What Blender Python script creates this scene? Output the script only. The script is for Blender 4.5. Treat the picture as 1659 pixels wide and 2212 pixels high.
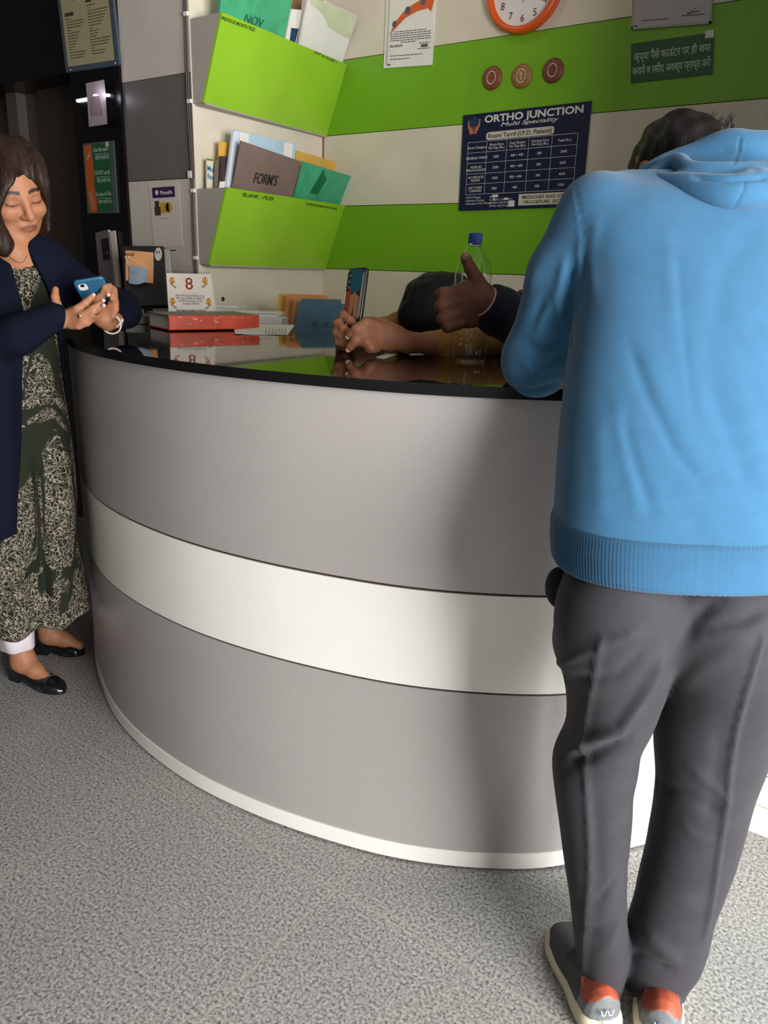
import bpy, bmesh, math, random
import numpy as np
from mathutils import Vector, Matrix
for o in list(bpy.data.objects): bpy.data.objects.remove(o, do_unlink=True)
SC = bpy.context.scene
COL = SC.collection
random.seed(7)
rng = np.random.default_rng(7)

# ---------------------------------------------------------------- camera
FPX, IW, IH = 1656.0, 1659.0, 2212.0
CH = 1.32
YAW, PITCH, ROLL = math.radians(34.05), math.radians(17.38), math.radians(1.9)
F = np.array([-math.sin(YAW)*math.cos(PITCH), math.cos(YAW)*math.cos(PITCH), -math.sin(PITCH)])
_r0 = np.array([math.cos(YAW), math.sin(YAW), 0.0]); _u0 = np.cross(_r0, F)
RR = _r0*math.cos(ROLL) + _u0*math.sin(ROLL)
UU = -_r0*math.sin(ROLL) + _u0*math.cos(ROLL)
CAM = np.array([0.0, 0.0, CH])
cd = bpy.data.cameras.new('camera'); cam = bpy.data.objects.new('camera', cd); COL.objects.link(cam)
cd.sensor_fit = 'HORIZONTAL'; cd.sensor_width = 36.0; cd.lens = 36.0*FPX/IW; cd.clip_start = 0.02
cam.matrix_world = Matrix(((RR[0], UU[0], -F[0], 0), (RR[1], UU[1], -F[1], 0), (RR[2], UU[2], -F[2], CH), (0, 0, 0, 1)))
SC.camera = cam

# ---------------------------------------------------------------- light
SC.view_settings.view_transform = 'Standard'; SC.view_settings.look = 'None'
SC.view_settings.gamma = 1.0; SC.view_settings.use_curve_mapping = False
SC.view_settings.exposure = 0.0
w = bpy.data.worlds.new('sky'); SC.world = w; w.use_nodes = True
w.node_tree.nodes['Background'].inputs[0].default_value = (0.75, 0.88, 1.0, 1)
w.node_tree.nodes['Background'].inputs[1].default_value = 0.25
def area(name, loc, target, sx, sy, power, col):
    l = bpy.data.lights.new(name, 'AREA'); l.shape = 'RECTANGLE'; l.size = sx; l.size_y = sy
    l.energy = power; l.color = col
    o = bpy.data.objects.new(name, l); COL.objects.link(o); o.location = loc
    o.rotation_euler = (Vector(target)-Vector(loc)).to_track_quat('-Z', 'Y').to_euler()
    return o
# daylight pouring in through the glazed entrance on the right
area('entrance_daylight', (2.55, 0.20, 1.25), (-0.6, 1.2, 1.0), 2.1, 2.1, 410, (1.0, 0.975, 0.94))
# added weak fill for the fronts, set in the unseen opening behind the camera
area('hall_fill', (0.55, -3.08, 1.5), (-0.6, 1.4, 0.9), 1.6, 1.4, 5, (1.0, 0.95, 0.9))

# ---------------------------------------------------------------- helpers
def ray(px, py): return F + RR*((px-IW/2)/FPX) - UU*((py-IH/2)/FPX)
def P(px, py, D): return CAM + ray(px, py)*D          # point at forward depth D (metres)
def PX(px, py, X): d = ray(px, py); return CAM + d*(X/d[0])
def PY(px, py, Y): d = ray(px, py); return CAM + d*(Y/d[1])
def PZ(px, py, Z): d = ray(px, py); return CAM + d*((Z-CH)/d[2])
def V(*a): return np.array(a, float)
def unit(v): v = np.asarray(v, float); return v/np.linalg.norm(v)

def tag(o, label=None, cat=None, group=None, kind=None):
    if label: o['label'] = label
    if cat: o['category'] = cat
    if group: o['group'] = group
    if kind: o['kind'] = kind
    return o
def wloc(o):
    v = Vector((0, 0, 0))
    while o: v = v + o.location; o = o.parent
    return v
def thing(name, label, cat, loc, group=None):
    o = bpy.data.objects.new(name, None); COL.objects.link(o); o.location = loc
    o.empty_display_size = 0.05
    return tag(o, label, cat, group)
def lin(r, g, b):
    f = lambda c: (c/255/12.92) if c/255 <= 0.04045 else ((c/255+0.055)/1.055)**2.4
    return (f(r), f(g), f(b), 1)
MATS = {}
def mat(name, col=(0.8, 0.8, 0.8), rough=0.5, metal=0.0, spec=0.5, **kw):
    if name in MATS: return MATS[name]
    m = bpy.data.materials.new(name); m.use_nodes = True
    b = m.node_tree.nodes['Principled BSDF']
    c = tuple(col)[:3]+(1,)
    b.inputs['Base Color'].default_value = c
    b.inputs['Roughness'].default_value = rough; b.inputs['Metallic'].default_value = metal
    b.inputs['Specular IOR Level'].default_value = spec
    for k, v in kw.items(): b.inputs[k.replace('_', ' ')].default_value = v
    MATS[name] = m
    return m
def nd(m, t, **kw):
    n = m.node_tree.nodes.new(t)
    for k, v in kw.items():
        if k.startswith('i_'):
            key = k[2:]; key = int(key) if key.isdigit() else key.replace('_', ' ')
            n.inputs[key].default_value = v
        else: setattr(n, k, v)
    return n
def lk(m, a, b): m.node_tree.links.new(a, b)
def bsdf(m): return m.node_tree.nodes['Principled BSDF']
def ramp(m, stops, interp='LINEAR'):
    n = m.node_tree.nodes.new('ShaderNodeValToRGB'); n.color_ramp.interpolation = interp
    e = n.color_ramp.elements
    while len(e) < len(stops): e.new(0.5)
    for i, (p, c) in enumerate(stops):
        e[i].position = p; e[i].color = tuple(c)[:3]+(1,)
    return n
def noise_mat(name, col, var=0.12, scale=30, rough=0.5, bump=0.0, bscale=200, stretch=(1, 1, 1), **kw):
    """base colour gently mottled by noise, optional fine bump"""
    if name in MATS: return MATS[name]
    m = mat(name, col, rough, **kw); b = bsdf(m)
    tc = nd(m, 'ShaderNodeTexCoord'); mp = nd(m, 'ShaderNodeMapping'); mp.inputs['Scale'].default_value = stretch
    lk(m, tc.outputs['Object'], mp.inputs[0])
    n = nd(m, 'ShaderNodeTexNoise', i_Scale=scale, i_Detail=5.0); lk(m, mp.outputs[0], n.inputs['Vector'])
    c = np.array(col[:3])
    r = ramp(m, [(0.3, tuple(c*(1-var))), (0.7, tuple(np.minimum(c*(1+var), 1)))])
    lk(m, n.outputs['Fac'], r.inputs[0]); lk(m, r.outputs[0], b.inputs['Base Color'])
    if bump:
        n2 = nd(m, 'ShaderNodeTexNoise', i_Scale=bscale, i_Detail=3.0); lk(m, mp.outputs[0], n2.inputs['Vector'])
        bp = nd(m, 'ShaderNodeBump', i_Strength=bump, i_Distance=0.002); lk(m, n2.outputs['Fac'], bp.inputs['Height'])
        lk(m, bp.outputs[0], b.inputs['Normal'])
    return m

class MB:
    """collects shapes in world coordinates and links them as ONE mesh object"""
    def __init__(s): s.v = []; s.f = []; s.mi = []; s.sm = []
    def add(s, vs, fs, mi=0, smooth=False):
        k = len(s.v); s.v.extend([tuple(map(float, p)) for p in vs])
        for f in fs: s.f.append(tuple(i+k for i in f)); s.mi.append(mi); s.sm.append(smooth)
        return s
    def box(s, a, b, mi=0, bev=0):
        a = np.minimum(np.array(a, float), np.array(b, float)); b2 = np.maximum(np.array(a), np.array(b, float))
        return s.obox((a+b2)/2, (b2-a), np.eye(3), mi, bev)
    def obox(s, c, size, axes, mi=0, bev=0):
        """oriented box; axes rows are unit x,y,z; bev rounds the edges"""
        bm = bmesh.new(); bmesh.ops.create_cube(bm, size=1.0)
        for v in bm.verts: v.co = Vector([v.co[i]*size[i] for i in range(3)])
        if bev: bmesh.ops.bevel(bm, geom=bm.edges[:], offset=min(bev, 0.45*min(size)), segments=2, affect='EDGES', profile=0.5)
        ax = np.asarray(axes, float); bm.verts.index_update()
        s.add([np.asarray(c)+ax.T@np.array(v.co) for v in bm.verts], [[v.index for v in f.verts] for f in bm.faces], mi)
        bm.free(); return s
    def prism(s, poly, z0, z1, mi=0):
        n = len(poly); vs = [(p[0], p[1], z0) for p in poly]+[(p[0], p[1], z1) for p in poly]
        fs = [tuple(range(n))[::-1], tuple(range(n, 2*n))]+[(i, (i+1) % n, n+(i+1) % n, n+i) for i in range(n)]
        return s.add(vs, fs, mi)
    def slab(s, pts, nrm, t, mi=0):
        """planar polygon (3-D points) extruded by t along -nrm"""
        n = len(pts); pts = [np.asarray(p, float) for p in pts]; nrm = unit(nrm)
        vs = pts+[p-nrm*t for p in pts]
        fs = [tuple(range(n)), tuple(range(n, 2*n))[::-1]]+[(i, n+i, n+(i+1) % n, (i+1) % n) for i in range(n)]
        return s.add(vs, fs, mi)
    def rings(s, rings, mi=0, cap=True, closed=True, smooth=True):
        n = len(rings[0]); vs = [p for r in rings for p in r]; fs = []
        for i in range(len(rings)-1):
            for j in range(n if closed else n-1):
                a = i*n+j; b = i*n+(j+1) % n; fs.append((a, b, b+n, a+n))
        s.add(vs, fs, mi, smooth)
        if cap:
            s.add(rings[0], [tuple(range(n))[::-1]], mi); s.add(rings[-1], [tuple(range(n))], mi)
        return s
    def lathe(s, c, prof, n=32, mi=0, axes=np.eye(3), smooth=True, cap=False):
        ax = np.asarray(axes, float); c = np.asarray(c, float)
        rs = [[c+ax.T@np.array([r*math.cos(2*math.pi*i/n), r*math.sin(2*math.pi*i/n), z]) for i in range(n)] for r, z in prof]
        return s.rings(rs, mi, cap=cap, smooth=smooth)
    def tube(s, pts, r, n=10, mi=0, cap=True):
        pts = [np.asarray(p, float) for p in pts]; m = len(pts)
        rr = r if hasattr(r, '__len__') else [r]*m
        up = V(0.13, 0.31, 0.94); rings = []
        for i in range(m):
            t = unit(pts[min(i+1, m-1)]-pts[max(i-1, 0)])
            a = np.cross(t, up)
            if np.linalg.norm(a) < 1e-3: a = np.cross(t, V(1, 0, 0))
            a = unit(a); b = np.cross(t, a)
            rings.append([pts[i]+rr[i]*(a*math.cos(2*math.pi*k/n)+b*math.sin(2*math.pi*k/n)) for k in range(n)])
        return s.rings(rings, mi, cap=cap)
    def disc(s, c, nrm, r, n=32, mi=0, ru=None, xa=None):
        nrm = unit(nrm); a = unit(xa) if xa is not None else unit(np.cross(V(0, 0, 1), nrm)); b = np.cross(nrm, a)
        ru = ru or r
        return s.add([np.asarray(c)+a*r*math.cos(2*math.pi*i/n)+b*ru*math.sin(2*math.pi*i/n) for i in range(n)], [tuple(range(n))], mi)
    def build(s, name, mats, parent=None, kind=None, smooth=None, bevel=0, loc=None):
        me = bpy.data.meshes.new(name)
        off = wloc(parent) if parent else Vector(loc or (0, 0, 0))
        me.from_pydata([(x-off[0], y-off[1], z-off[2]) for x, y, z in s.v], [], s.f); 
        for m in (mats if isinstance(mats, (list, tuple)) else [mats]): me.materials.append(m)
        me.polygons.foreach_set('material_index', s.mi)
        me.polygons.foreach_set('use_smooth', [bool(smooth) if smooth is not None else x for x in s.sm])
        me.update()
        o = bpy.data.objects.new(name, me); COL.objects.link(o)
        if parent: o.parent = parent
        elif loc: o.location = loc
        if bevel:
            b = o.modifiers.new('bevel', 'BEVEL'); b.width = bevel; b.segments = 2; b.limit_method = 'ANGLE'
        if kind: o['kind'] = kind
        return o
def mb(): return MB()

def text_geo(s, bold=0.0, shear=0.0, space=1.0):
    cu = bpy.data.curves.new('t', 'FONT'); cu.body = s; cu.size = 1.0; cu.offset = bold; cu.shear = shear
    cu.space_character = space; cu.resolution_u = 3
    o = bpy.data.objects.new('t', cu); COL.objects.link(o)
    dg = bpy.context.evaluated_depsgraph_get(); ev = o.evaluated_get(dg); me = ev.to_mesh()
    vs = np.array([v.co[:] for v in me.vertices]) if len(me.vertices) else np.zeros((0, 3))
    fs = [tuple(p.vertices) for p in me.polygons]
    ev.to_mesh_clear(); bpy.data.objects.remove(o); bpy.data.curves.remove(cu)
    return vs, fs
def write(m, s, org, xd, yd, size, width=None, align='L', mi=0, bold=0.0, shear=0.0, space=1.0, lift=0.0006):
    """lettering s in builder m: org = left (or centre/right) baseline point, xd, yd = unit reading and up directions"""
    vs, fs = text_geo(s, bold, shear, space)
    if not len(vs): return
    x0, x1 = vs[:, 0].min(), vs[:, 0].max()
    sx = size if width is None else width/(x1-x0)
    xd = unit(xd); yd = unit(yd); n = np.cross(xd, yd)
    ox = {'L': x0, 'C': (x0+x1)/2, 'R': x1}[align]
    m.add([np.asarray(org)+xd*(v[0]-ox)*sx+yd*v[1]*size+n*lift for v in vs], fs, mi)
def catmull(pts, n=8):
    p = [np.asarray(q, float) for q in pts]; p = [2*p[0]-p[1]]+p+[2*p[-1]-p[-2]]; out = []
    for i in range(1, len(p)-2):
        for k in range(n):
            t = k/n
            out.append(0.5*(2*p[i]+(p[i+1]-p[i-1])*t+(2*p[i-1]-5*p[i]+4*p[i+1]-p[i+2])*t*t+(3*p[i]-p[i-1]-3*p[i+1]+p[i+2])*t**3))
    out.append(p[-2]); return out

# ---------------------------------------------------------------- materials of the room
GREEN = (0.26, 0.50, 0.022); CREAM = (0.66, 0.60, 0.50)
def laminate(name, col, rough=0.35, dirt=0.06):
    return noise_mat(name, col, var=dirt, scale=5, rough=rough)
m_green = laminate('lime_laminate', GREEN, 0.33)
m_cream = laminate('cream_laminate', CREAM, 0.4)
m_grey = laminate('grey_laminate', (0.115, 0.105, 0.098), 0.4)
m_joint = mat('dark_joint', (0.035, 0.022, 0.012), 0.7)
m_silver = noise_mat('silver_grey_laminate', (0.36, 0.34, 0.335), var=0.04, scale=260, rough=0.38, metal=0.12)
m_white = laminate('white_laminate', (0.74, 0.73, 0.69), 0.3, 0.02)
m_edge = laminate('grey_edge_laminate', (0.36, 0.33, 0.29), 0.45)
m_black = mat('black', (0.008, 0.008, 0.009), 0.35)
m_paper = noise_mat('paper', (0.74, 0.73, 0.70), var=0.04, scale=12, rough=0.7)
m_ink = mat('ink', (0.02, 0.02, 0.025), 0.6)
m_steel = mat('brushed_steel', (0.42, 0.38, 0.34), 0.36, 0.9)
def granite_black():
    m = mat('black_granite', (0.006, 0.006, 0.007), 0.035, spec=0.9)
    b = bsdf(m); tc = nd(m, 'ShaderNodeTexCoord'); v = nd(m, 'ShaderNodeTexNoise', i_Scale=400.0, i_Detail=2.0)
    lk(m, tc.outputs['Object'], v.inputs['Vector'])
    r = ramp(m, [(0.6, (0.005, 0.005, 0.006)), (0.75, (0.02, 0.02, 0.022))]); lk(m, v.outputs['Fac'], r.inputs[0]); lk(m, r.outputs[0], b.inputs['Base Color'])
    b.inputs['IOR'].default_value = 1.75
    return m
m_gran = granite_black()
def granite_floor():
    m = mat('grey_granite_tiles', (0.4, 0.4, 0.4), 0.42); b = bsdf(m)
    tc = nd(m, 'ShaderNodeTexCoord'); mp = nd(m, 'ShaderNodeMapping'); lk(m, tc.outputs['Object'], mp.inputs[0])
    n1 = nd(m, 'ShaderNodeTexNoise', i_Scale=150.0, i_Detail=4.0, i_Roughness=0.7); lk(m, mp.outputs[0], n1.inputs['Vector'])
    r1 = ramp(m, [(0.30, lin(40, 40, 40)), (0.40, lin(102, 102, 101)), (0.5, lin(142, 142, 141)), (0.64, lin(176, 176, 174))]); lk(m, n1.outputs['Fac'], r1.inputs[0])
    v = nd(m, 'ShaderNodeTexVoronoi', i_Scale=210.0); lk(m, mp.outputs[0], v.inputs['Vector'])
    r2 = ramp(m, [(0.0, (0.32, 0.32, 0.33)), (0.22, (1, 1, 1))]); lk(m, v.outputs['Distance'], r2.inputs[0])
    n2 = nd(m, 'ShaderNodeTexNoise', i_Scale=3.0, i_Detail=4.0); lk(m, mp.outputs[0], n2.inputs['Vector'])
    r3 = ramp(m, [(0.3, (0.87, 0.865, 0.86)), (0.7, (1, 0.99, 0.96))]); lk(m, n2.outputs['Fac'], r3.inputs[0])
    mx = nd(m, 'ShaderNodeMix', data_type='RGBA', blend_type='MULTIPLY'); mx.inputs[0].default_value = 0.75
    lk(m, r1.outputs[0], mx.inputs[6]); lk(m, r2.outputs[0], mx.inputs[7])
    mx2 = nd(m, 'ShaderNodeMix', data_type='RGBA', blend_type='MULTIPLY'); mx2.inputs[0].default_value = 1
    lk(m, mx.outputs[2], mx2.inputs[6]); lk(m, r3.outputs[0], mx2.inputs[7])
    # thin tile joints running with the walls
    br = nd(m, 'ShaderNodeTexBrick', offset=0.0, i_Scale=1.0, i_Mortar_Size=0.0016, i_Brick_Width=0.61, i_Row_Height=0.61, i_Mortar_Smooth=0.3)
    mp2 = nd(m, 'ShaderNodeMapping'); mp2.inputs['Location'].default_value = (0.236, 0.12, 0); lk(m, tc.outputs['Object'], mp2.inputs[0]); lk(m, mp2.outputs[0], br.inputs['Vector'])
    mx3 = nd(m, 'ShaderNodeMix', data_type='RGBA'); lk(m, br.outputs['Fac'], mx3.inputs[0]); lk(m, mx2.outputs[2], mx3.inputs[6])
    mx3.inputs[7].default_value = lin(160, 150, 140)
    lk(m, mx3.outputs[2], b.inputs['Base Color'])
    bp = nd(m, 'ShaderNodeBump', i_Strength=0.12, i_Distance=0.001); lk(m, n1.outputs['Fac'], bp.inputs['Height']); lk(m, bp.outputs[0], b.inputs['Normal'])
    return m
m_floor = granite_floor()
m_ceil = mat('ceiling_paint', (0.25, 0.24, 0.23), 0.8)
m_dark = mat('dark_paint', (0.035, 0.03, 0.028), 0.6)
m_hall = mat('hall_paint', (0.26, 0.24, 0.22), 0.8)

# ---------------------------------------------------------------- room shell
XR, YB, YG = -2.43, 3.0, 2.22          # file-rack wall, striped back wall, grey panel wall
Z1, Z2, Z3, Z4 = 1.326, 1.603, 1.901, 2.197
def struct(b, name, mats, **k): return b.build(name, mats, kind='structure', **k)
struct(mb().box((-4.6, -3.0, -0.06), (2.5, 3.06, 0)), 'floor', m_floor)
struct(mb().box((-4.6, -3.0, 2.85), (2.5, 3.06, 2.92)), 'ceiling', m_ceil)
b = mb(); b.box((XR-0.06, YB+0.012, 0), (0.6, YB+0.08, 2.85), 2)
for z0, z1, mi in ((0, Z1, 0), (Z1, Z2, 1), (Z2, Z3, 0), (Z3, Z4, 1), (Z4, 2.497, 0), (2.497, 2.85, 1)):
    b.box((XR, YB, z0+0.0015), (0.6, YB+0.012, z1-0.0015), mi)
struct(b, 'wall_back', [m_cream, laminate('leaf_green_laminate', (0.160, 0.385, 0.012), 0.36), m_joint])
b = mb(); b.box((XR-0.05, YG+0.062, 0), (XR, YB+0.01, 2.85), 0); b.box((XR-0.003, YG, 0), (XR, YG+0.062, 2.85), 0)
b.box((XR, YB-0.006, Z2+0.002), (XR+0.004, YB-0.0005, Z3-0.002), 1)
struct(b, 'wall_left', [m_cream, mat('rust_edge', (0.22, 0.04, 0.015), 0.6)])
b = mb(); b.box((-2.83, YG+0.012, 0), (XR-0.003, YG+0.06, 2.85), 2)
for z0, z1, mi in ((0, 1.643, 0), (1.643, 2.006, 1), (2.006, 2.85, 0)):
    b.box((-2.83, YG, z0+0.0015), (XR-0.003, YG+0.012, z1-0.0015), mi)
struct(b, 'wall_front', [laminate('beige_laminate', (0.50, 0.46, 0.42), 0.4), m_grey, m_joint])
struct(mb().box((-3.15, YG-0.012, 0), (-2.83, YG+0.3, 2.85)), 'trim_1', mat('black_granite_jamb', (0.004, 0.0035, 0.004), 0.3, spec=0.2))
struct(mb().box((-4.6, YG-0.012, 2.075), (-3.15, YG+0.3, 2.85)), 'trim_2', MATS['black_granite_jamb'])
# lift door leaves and the steel frame, set back in the granite surround
b = mb(); b.box((-3.62, YG+0.13, 0), (-3.15, YG+0.15, 2.075), 0); b.box((-4.55, YG+0.16, 0), (-3.62, YG+0.18, 2.075), 0)
b.box((PY(14, 230, YG+.11)[0], YG+0.11, 0), (PY(36, 230, YG+.11)[0], YG+0.16, 2.075), 1)
struct(b, 'door_1', [mat('lift_steel', (0.085, 0.065, 0.05), 0.42, 0.7), mat('lift_frame', (0.12, 0.10, 0.09), 0.4, 0.5)])
struct(mb().box((-4.66, -3.0, 0), (-4.6, 3.06, 2.85)), 'wall_side', m_dark)
struct(mb().box((-4.66, -3.06, 0), (-0.3, -3.0, 2.85)).box((1.4, -3.06, 0), (2.5, -3.0, 2.85)).box((-0.3, -3.06, 2.45), (1.4, -3.0, 2.85)), 'wall_rear', m_hall)
b = mb(); b.box((2.44, 1.3, 0), (2.5, 1.9, 2.85)); b.box((2.44, -3.0, 0), (2.5, -0.9, 2.85)); b.box((2.44, -0.9, 2.4), (2.5, 1.3, 2.85))
struct(b, 'wall_right', m_hall)
b = mb(); b.box((-0.12, 1.888, 0.16), (2.5, 1.95, 2.85))
struct(b, 'wall_partition', m_white)
b = mb(); b.box((-0.125, 1.872, 0), (2.5, 1.888, 0.075)); b.box((-0.122, 1.88, 0.077), (2.5, 1.889, 0.158)); 
struct(b, 'baseboard_right', laminate('cream_skirting', (0.66, 0.62, 0.52), 0.35), bevel=0.002)

# ---------------------------------------------------------------- reception counter
CURVE = catmull([(-2.66, 2.20), (-2.60, 1.90), (-2.40, 1.615), (-2.15, 1.425), (-1.93, 1.300), (-1.77, 1.230), (-1.58, 1.182), (-1.36, 1.160), (-1.15, 1.172),
                 (-0.96, 1.207), (-0.79, 1.257), (-0.64, 1.330), (-0.51, 1.42), (-0.42, 1.52), (-0.345, 1.628), (-0.27, 1.722), (-0.20, 1.804), (-0.130, 1.885)], 8)
def offset(c, d):
    out = []
    for i in range(len(c)):
        t = unit(np.append(c[min(i+1, len(c)-1)]-c[max(i-1, 0)], 0)); n = V(t[1], -t[0])
        out.append(c[i]+n*d)
    return out
def shell(z0, z1, out, inn=-0.03, mi=0):
    a = offset(CURVE, out); c = offset(CURVE, inn); m = MB(); n = len(a)
    vs = [(p[0], p[1], z) for z in (z0, z1) for p in a]+[(p[0], p[1], z) for z in (z0, z1) for p in c]
    F0 = [(i, i+1, n+i+1, n+i) for i in range(n-1)]
    m.add(vs[:2*n], F0, mi, True); m.add(vs[2*n:], [f[::-1] for f in F0], mi, True)
    m.add(vs[n:2*n]+vs[3*n:], F0, mi); m.add(vs[:n]+vs[2*n:3*n], [f[::-1] for f in F0], mi)
    m.add([vs[0], vs[n], vs[3*n], vs[2*n]], [(0, 1, 2, 3)], mi); m.add([vs[n-1], vs[2*n-1], vs[4*n-1], vs[3*n-1]], [(3, 2, 1, 0)], mi)
    return m
cnt = thing('reception_counter', 'curved reception counter clad in grey and white laminate with a glossy black stone top', 'counter', (-1.3, 1.5, 0))
def flat_shade(o): return o
flat_shade(shell(0.0, 0.006, -0.006, mi=0).build('floor_shadow_gap', m_black, cnt))  # shadow gap at the floor, its shade put in as a black strip
flat_shade(shell(0.006, 0.048, 0.003).build('plinth', m_white, cnt))
flat_shade(shell(0.049, 0.459, 0.0).build('lower_panel', m_silver, cnt))
flat_shade(shell(0.459, 0.464, -0.004).build('groove', m_joint, cnt))
flat_shade(shell(0.464, 0.689, 0.0).build('white_band', m_white, cnt))
flat_shade(shell(0.689, 0.695, -0.004).build('groove', m_joint, cnt))
flat_shade(shell(0.695, 1.099, 0.0).build('upper_panel', m_silver, cnt))
top = [tuple(p) for p in offset(CURVE, 0.016)]
inner = [(-0.28, 1.99), (-0.75, 1.93), (-1.28, 1.93), (-1.42, 2.10), (-1.655, 2.12), (-1.70, 1.722), (-1.86, 1.875), (-2.05, 1.99), (-2.44, 2.20)]
wt = mb().prism(top+inner, 1.099, 1.121).build('worktop', [m_gran, mat('stone_edge', (0.005, 0.005, 0.006), 0.3, spec=0.25)], cnt)
for p in wt.data.polygons: p.material_index = 0 if p.normal.z > 0.5 else 1
ins = offset(CURVE, -0.03)
desk = [tuple(p) for p in ins[14:-14]]+[(-0.55, 1.98), (-1.3, 1.80), (-1.9, 1.75)]
mb().prism(desk, 0.72, 0.745).build('desk_shelf', m_white, cnt)
# blunt end post of the counter beside the partition
b = mb(); b.prism([(-0.155, 1.85), (-0.125, 1.872), (-0.14, 1.95), (-0.2, 1.9)], 0.05, 1.099); b.build('end_panel', m_white, cnt)
# low shelf behind the counter that carries the folders
t = thing('back_shelf', 'low cream shelf unit behind the counter carrying folders and papers', 'shelf', (-2.1, 2.6, 0))
mb().prism([(-2.425, 2.28), (-1.99, 2.03), (-1.74, 2.03), (-1.74, 2.995), (-2.425, 2.995)], 0.90, 0.926).build('shelf_top', m_cream, t)
mb().box((-2.42, 2.29, 0.0), (-1.80, 2.31, 0.90)).build('side_panel', m_cream, t)
mb().box((-2.42, 2.96, 0.0), (-1.80, 2.98, 0.90)).build('side_panel', m_cream, t)

# ================================================================ wall-mounted things
def frame_axes(n): # reading direction and up for a vertical plane with normal n
    n = unit(n); up = V(0, 0, 1); return np.cross(up, n), up, n
BX, BU, BN = V(1, 0, 0), V(0, 0, 1), V(0, -1, 0)       # back wall / grey wall axes

def pocket(z0, z1, label, words):
    """wall file pocket: slanted lime front, grey side cheek, closed below; leans out at the top"""
    t = thing('file_pocket', label, 'file pocket', (XR, 2.6, z0))
    dt, db, y0, y1 = 0.163, 0.054, YG+0.003, YB-0.002
    A, B, C_, D_ = V(XR+db, y0, z0), V(XR+0.019, y1, z0), V(XR+0.128, y1, z1), V(XR+dt, y0, z1)
    n = unit(np.cross(B-A, D_-A)); n = n if n[0] > 0 else -n
    up = unit(D_-A)
    front = MB().slab([A+n*0.004, B+n*0.004, C_+n*0.004, D_+n*0.004], n, 0.010).build('front_panel', m_green, t)
    MB().slab([V(XR, y0, z0), V(XR+db, y0, z0), V(XR+dt-0.001, y0, z1-0.001), V(XR, y0, z1-0.001)], V(0, -1, 0), 0.010).build('side_panel', m_edge, t)
    MB().prism([(XR+0.0005, y0+0.01), (XR+db+0.004, y0+0.01), (XR+0.022, y1), (XR+0.0005, y1)], z0-0.006, z0+0.004).build('bottom_panel', m_edge, t)
    m = MB()
    for s, px, py, px2, py2, hgt in words:
        a, c = [CAM+ray(x, y)*(((A+n*0.0052-CAM)@n)/(ray(x, y)@n)) for x, y in ((px, py), (px2, py2))]
        write(m, s, a, c-a, np.cross(n, unit(c-a)), hgt, width=np.linalg.norm(c-a), bold=0.02)
    m.build('handwriting', mat('green_marker', (0.03, 0.07, 0.005), 0.6), front)
    return t
pocket(Z3, 2.180, 'upper lime green file pocket with PREVIOUS MONTH FILES written on its rim', [('PREVIOUS MONTH FILES', 478, 42, 550, 68, 0.016), ('LAST & COURT /', 678, 114, 727, 138, 0.014)])
pocket(Z1, 1.605, 'lower lime green file pocket with BLANK - FILES written on its rim', [('BLANK - FILES', 524, 424, 590, 433, 0.019), ('CURRENTMONTH FILES.', 660, 442, 728, 454, 0.013)])

# files standing in the pockets: each a thin bent-cornered folder placed by its own corners
def sheetlike(name, label, cat, corners, t, m, parent=None, group=None, wav=0.0, rows=None, roundc=0.0):
    """thin folder/sheet: quad tl,tr,br,bl subdivided, slightly wavy, thickness t towards the back"""
    tl, tr, br, bl = [np.asarray(c, float) for c in corners]
    n = unit(np.cross(tr-tl, bl-tl)); N = 10
    if n@(CAM-tl) < 0: n = -n
    g = []
    for i in range(N+1):
        for j in range(N+1):
            u, v = j/N, i/N
            p = (tl*(1-u)+tr*u)*(1-v)+(bl*(1-u)+br*u)*v
            g.append(p+n*wav*math.sin(u*4.1+v*2.3)*(1-0.3*v))
    vs = g+[p-n*t for p in g]; K = (N+1)**2; fs = []
    for i in range(N):
        for j in range(N):
            a = i*(N+1)+j; q = (a, a+1, a+N+2, a+N+1); fs += [q[::-1], tuple(x+K for x in q)]
    ring = [j for j in range(N+1)]+[i*(N+1)+N for i in range(1, N+1)]+[N*(N+1)+j for j in range(N-1, -1, -1)]+[i*(N+1) for i in range(N-1, 0, -1)]
    fs += [(ring[i], ring[(i+1) % len(ring)], ring[(i+1) % len(ring)]+K, ring[i]+K) for i in range(len(ring))]
    b = MB().add(vs, fs)
    if parent: o = b.build(name, m, parent)
    else: o = b.build(name, m, loc=tuple(bl)); tag(o, label, cat, group)
    return o
def onpocket(px, py, out):      # point on a vertical plane parallel to the rack wall
    return PX(px, py, XR+out)
m_teal = noise_mat('green_plastic', (0.06, 0.36, 0.19), var=0.18, scale=14, rough=0.28)
m_brownp = noise_mat('mauve_plastic', (0.20, 0.135, 0.12), var=0.08, scale=10, rough=0.28)
m_yel = noise_mat('yellow_card', (0.62, 0.36, 0.06), var=0.06, scale=20, rough=0.7)
m_orange = noise_mat('orange_card', (0.52, 0.20, 0.06), var=0.14, scale=12, rough=0.7)
m_blue = noise_mat('blue_card', (0.045, 0.12, 0.18), var=0.12, scale=14, rough=0.65)
m_lblue = noise_mat('light_blue_cover', (0.42, 0.58, 0.72), var=0.06, scale=10, rough=0.35)
m_poly = mat('clear_plastic', (0.9, 0.9, 0.9), 0.12, Alpha=0.16)
hid = 0.05
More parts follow.
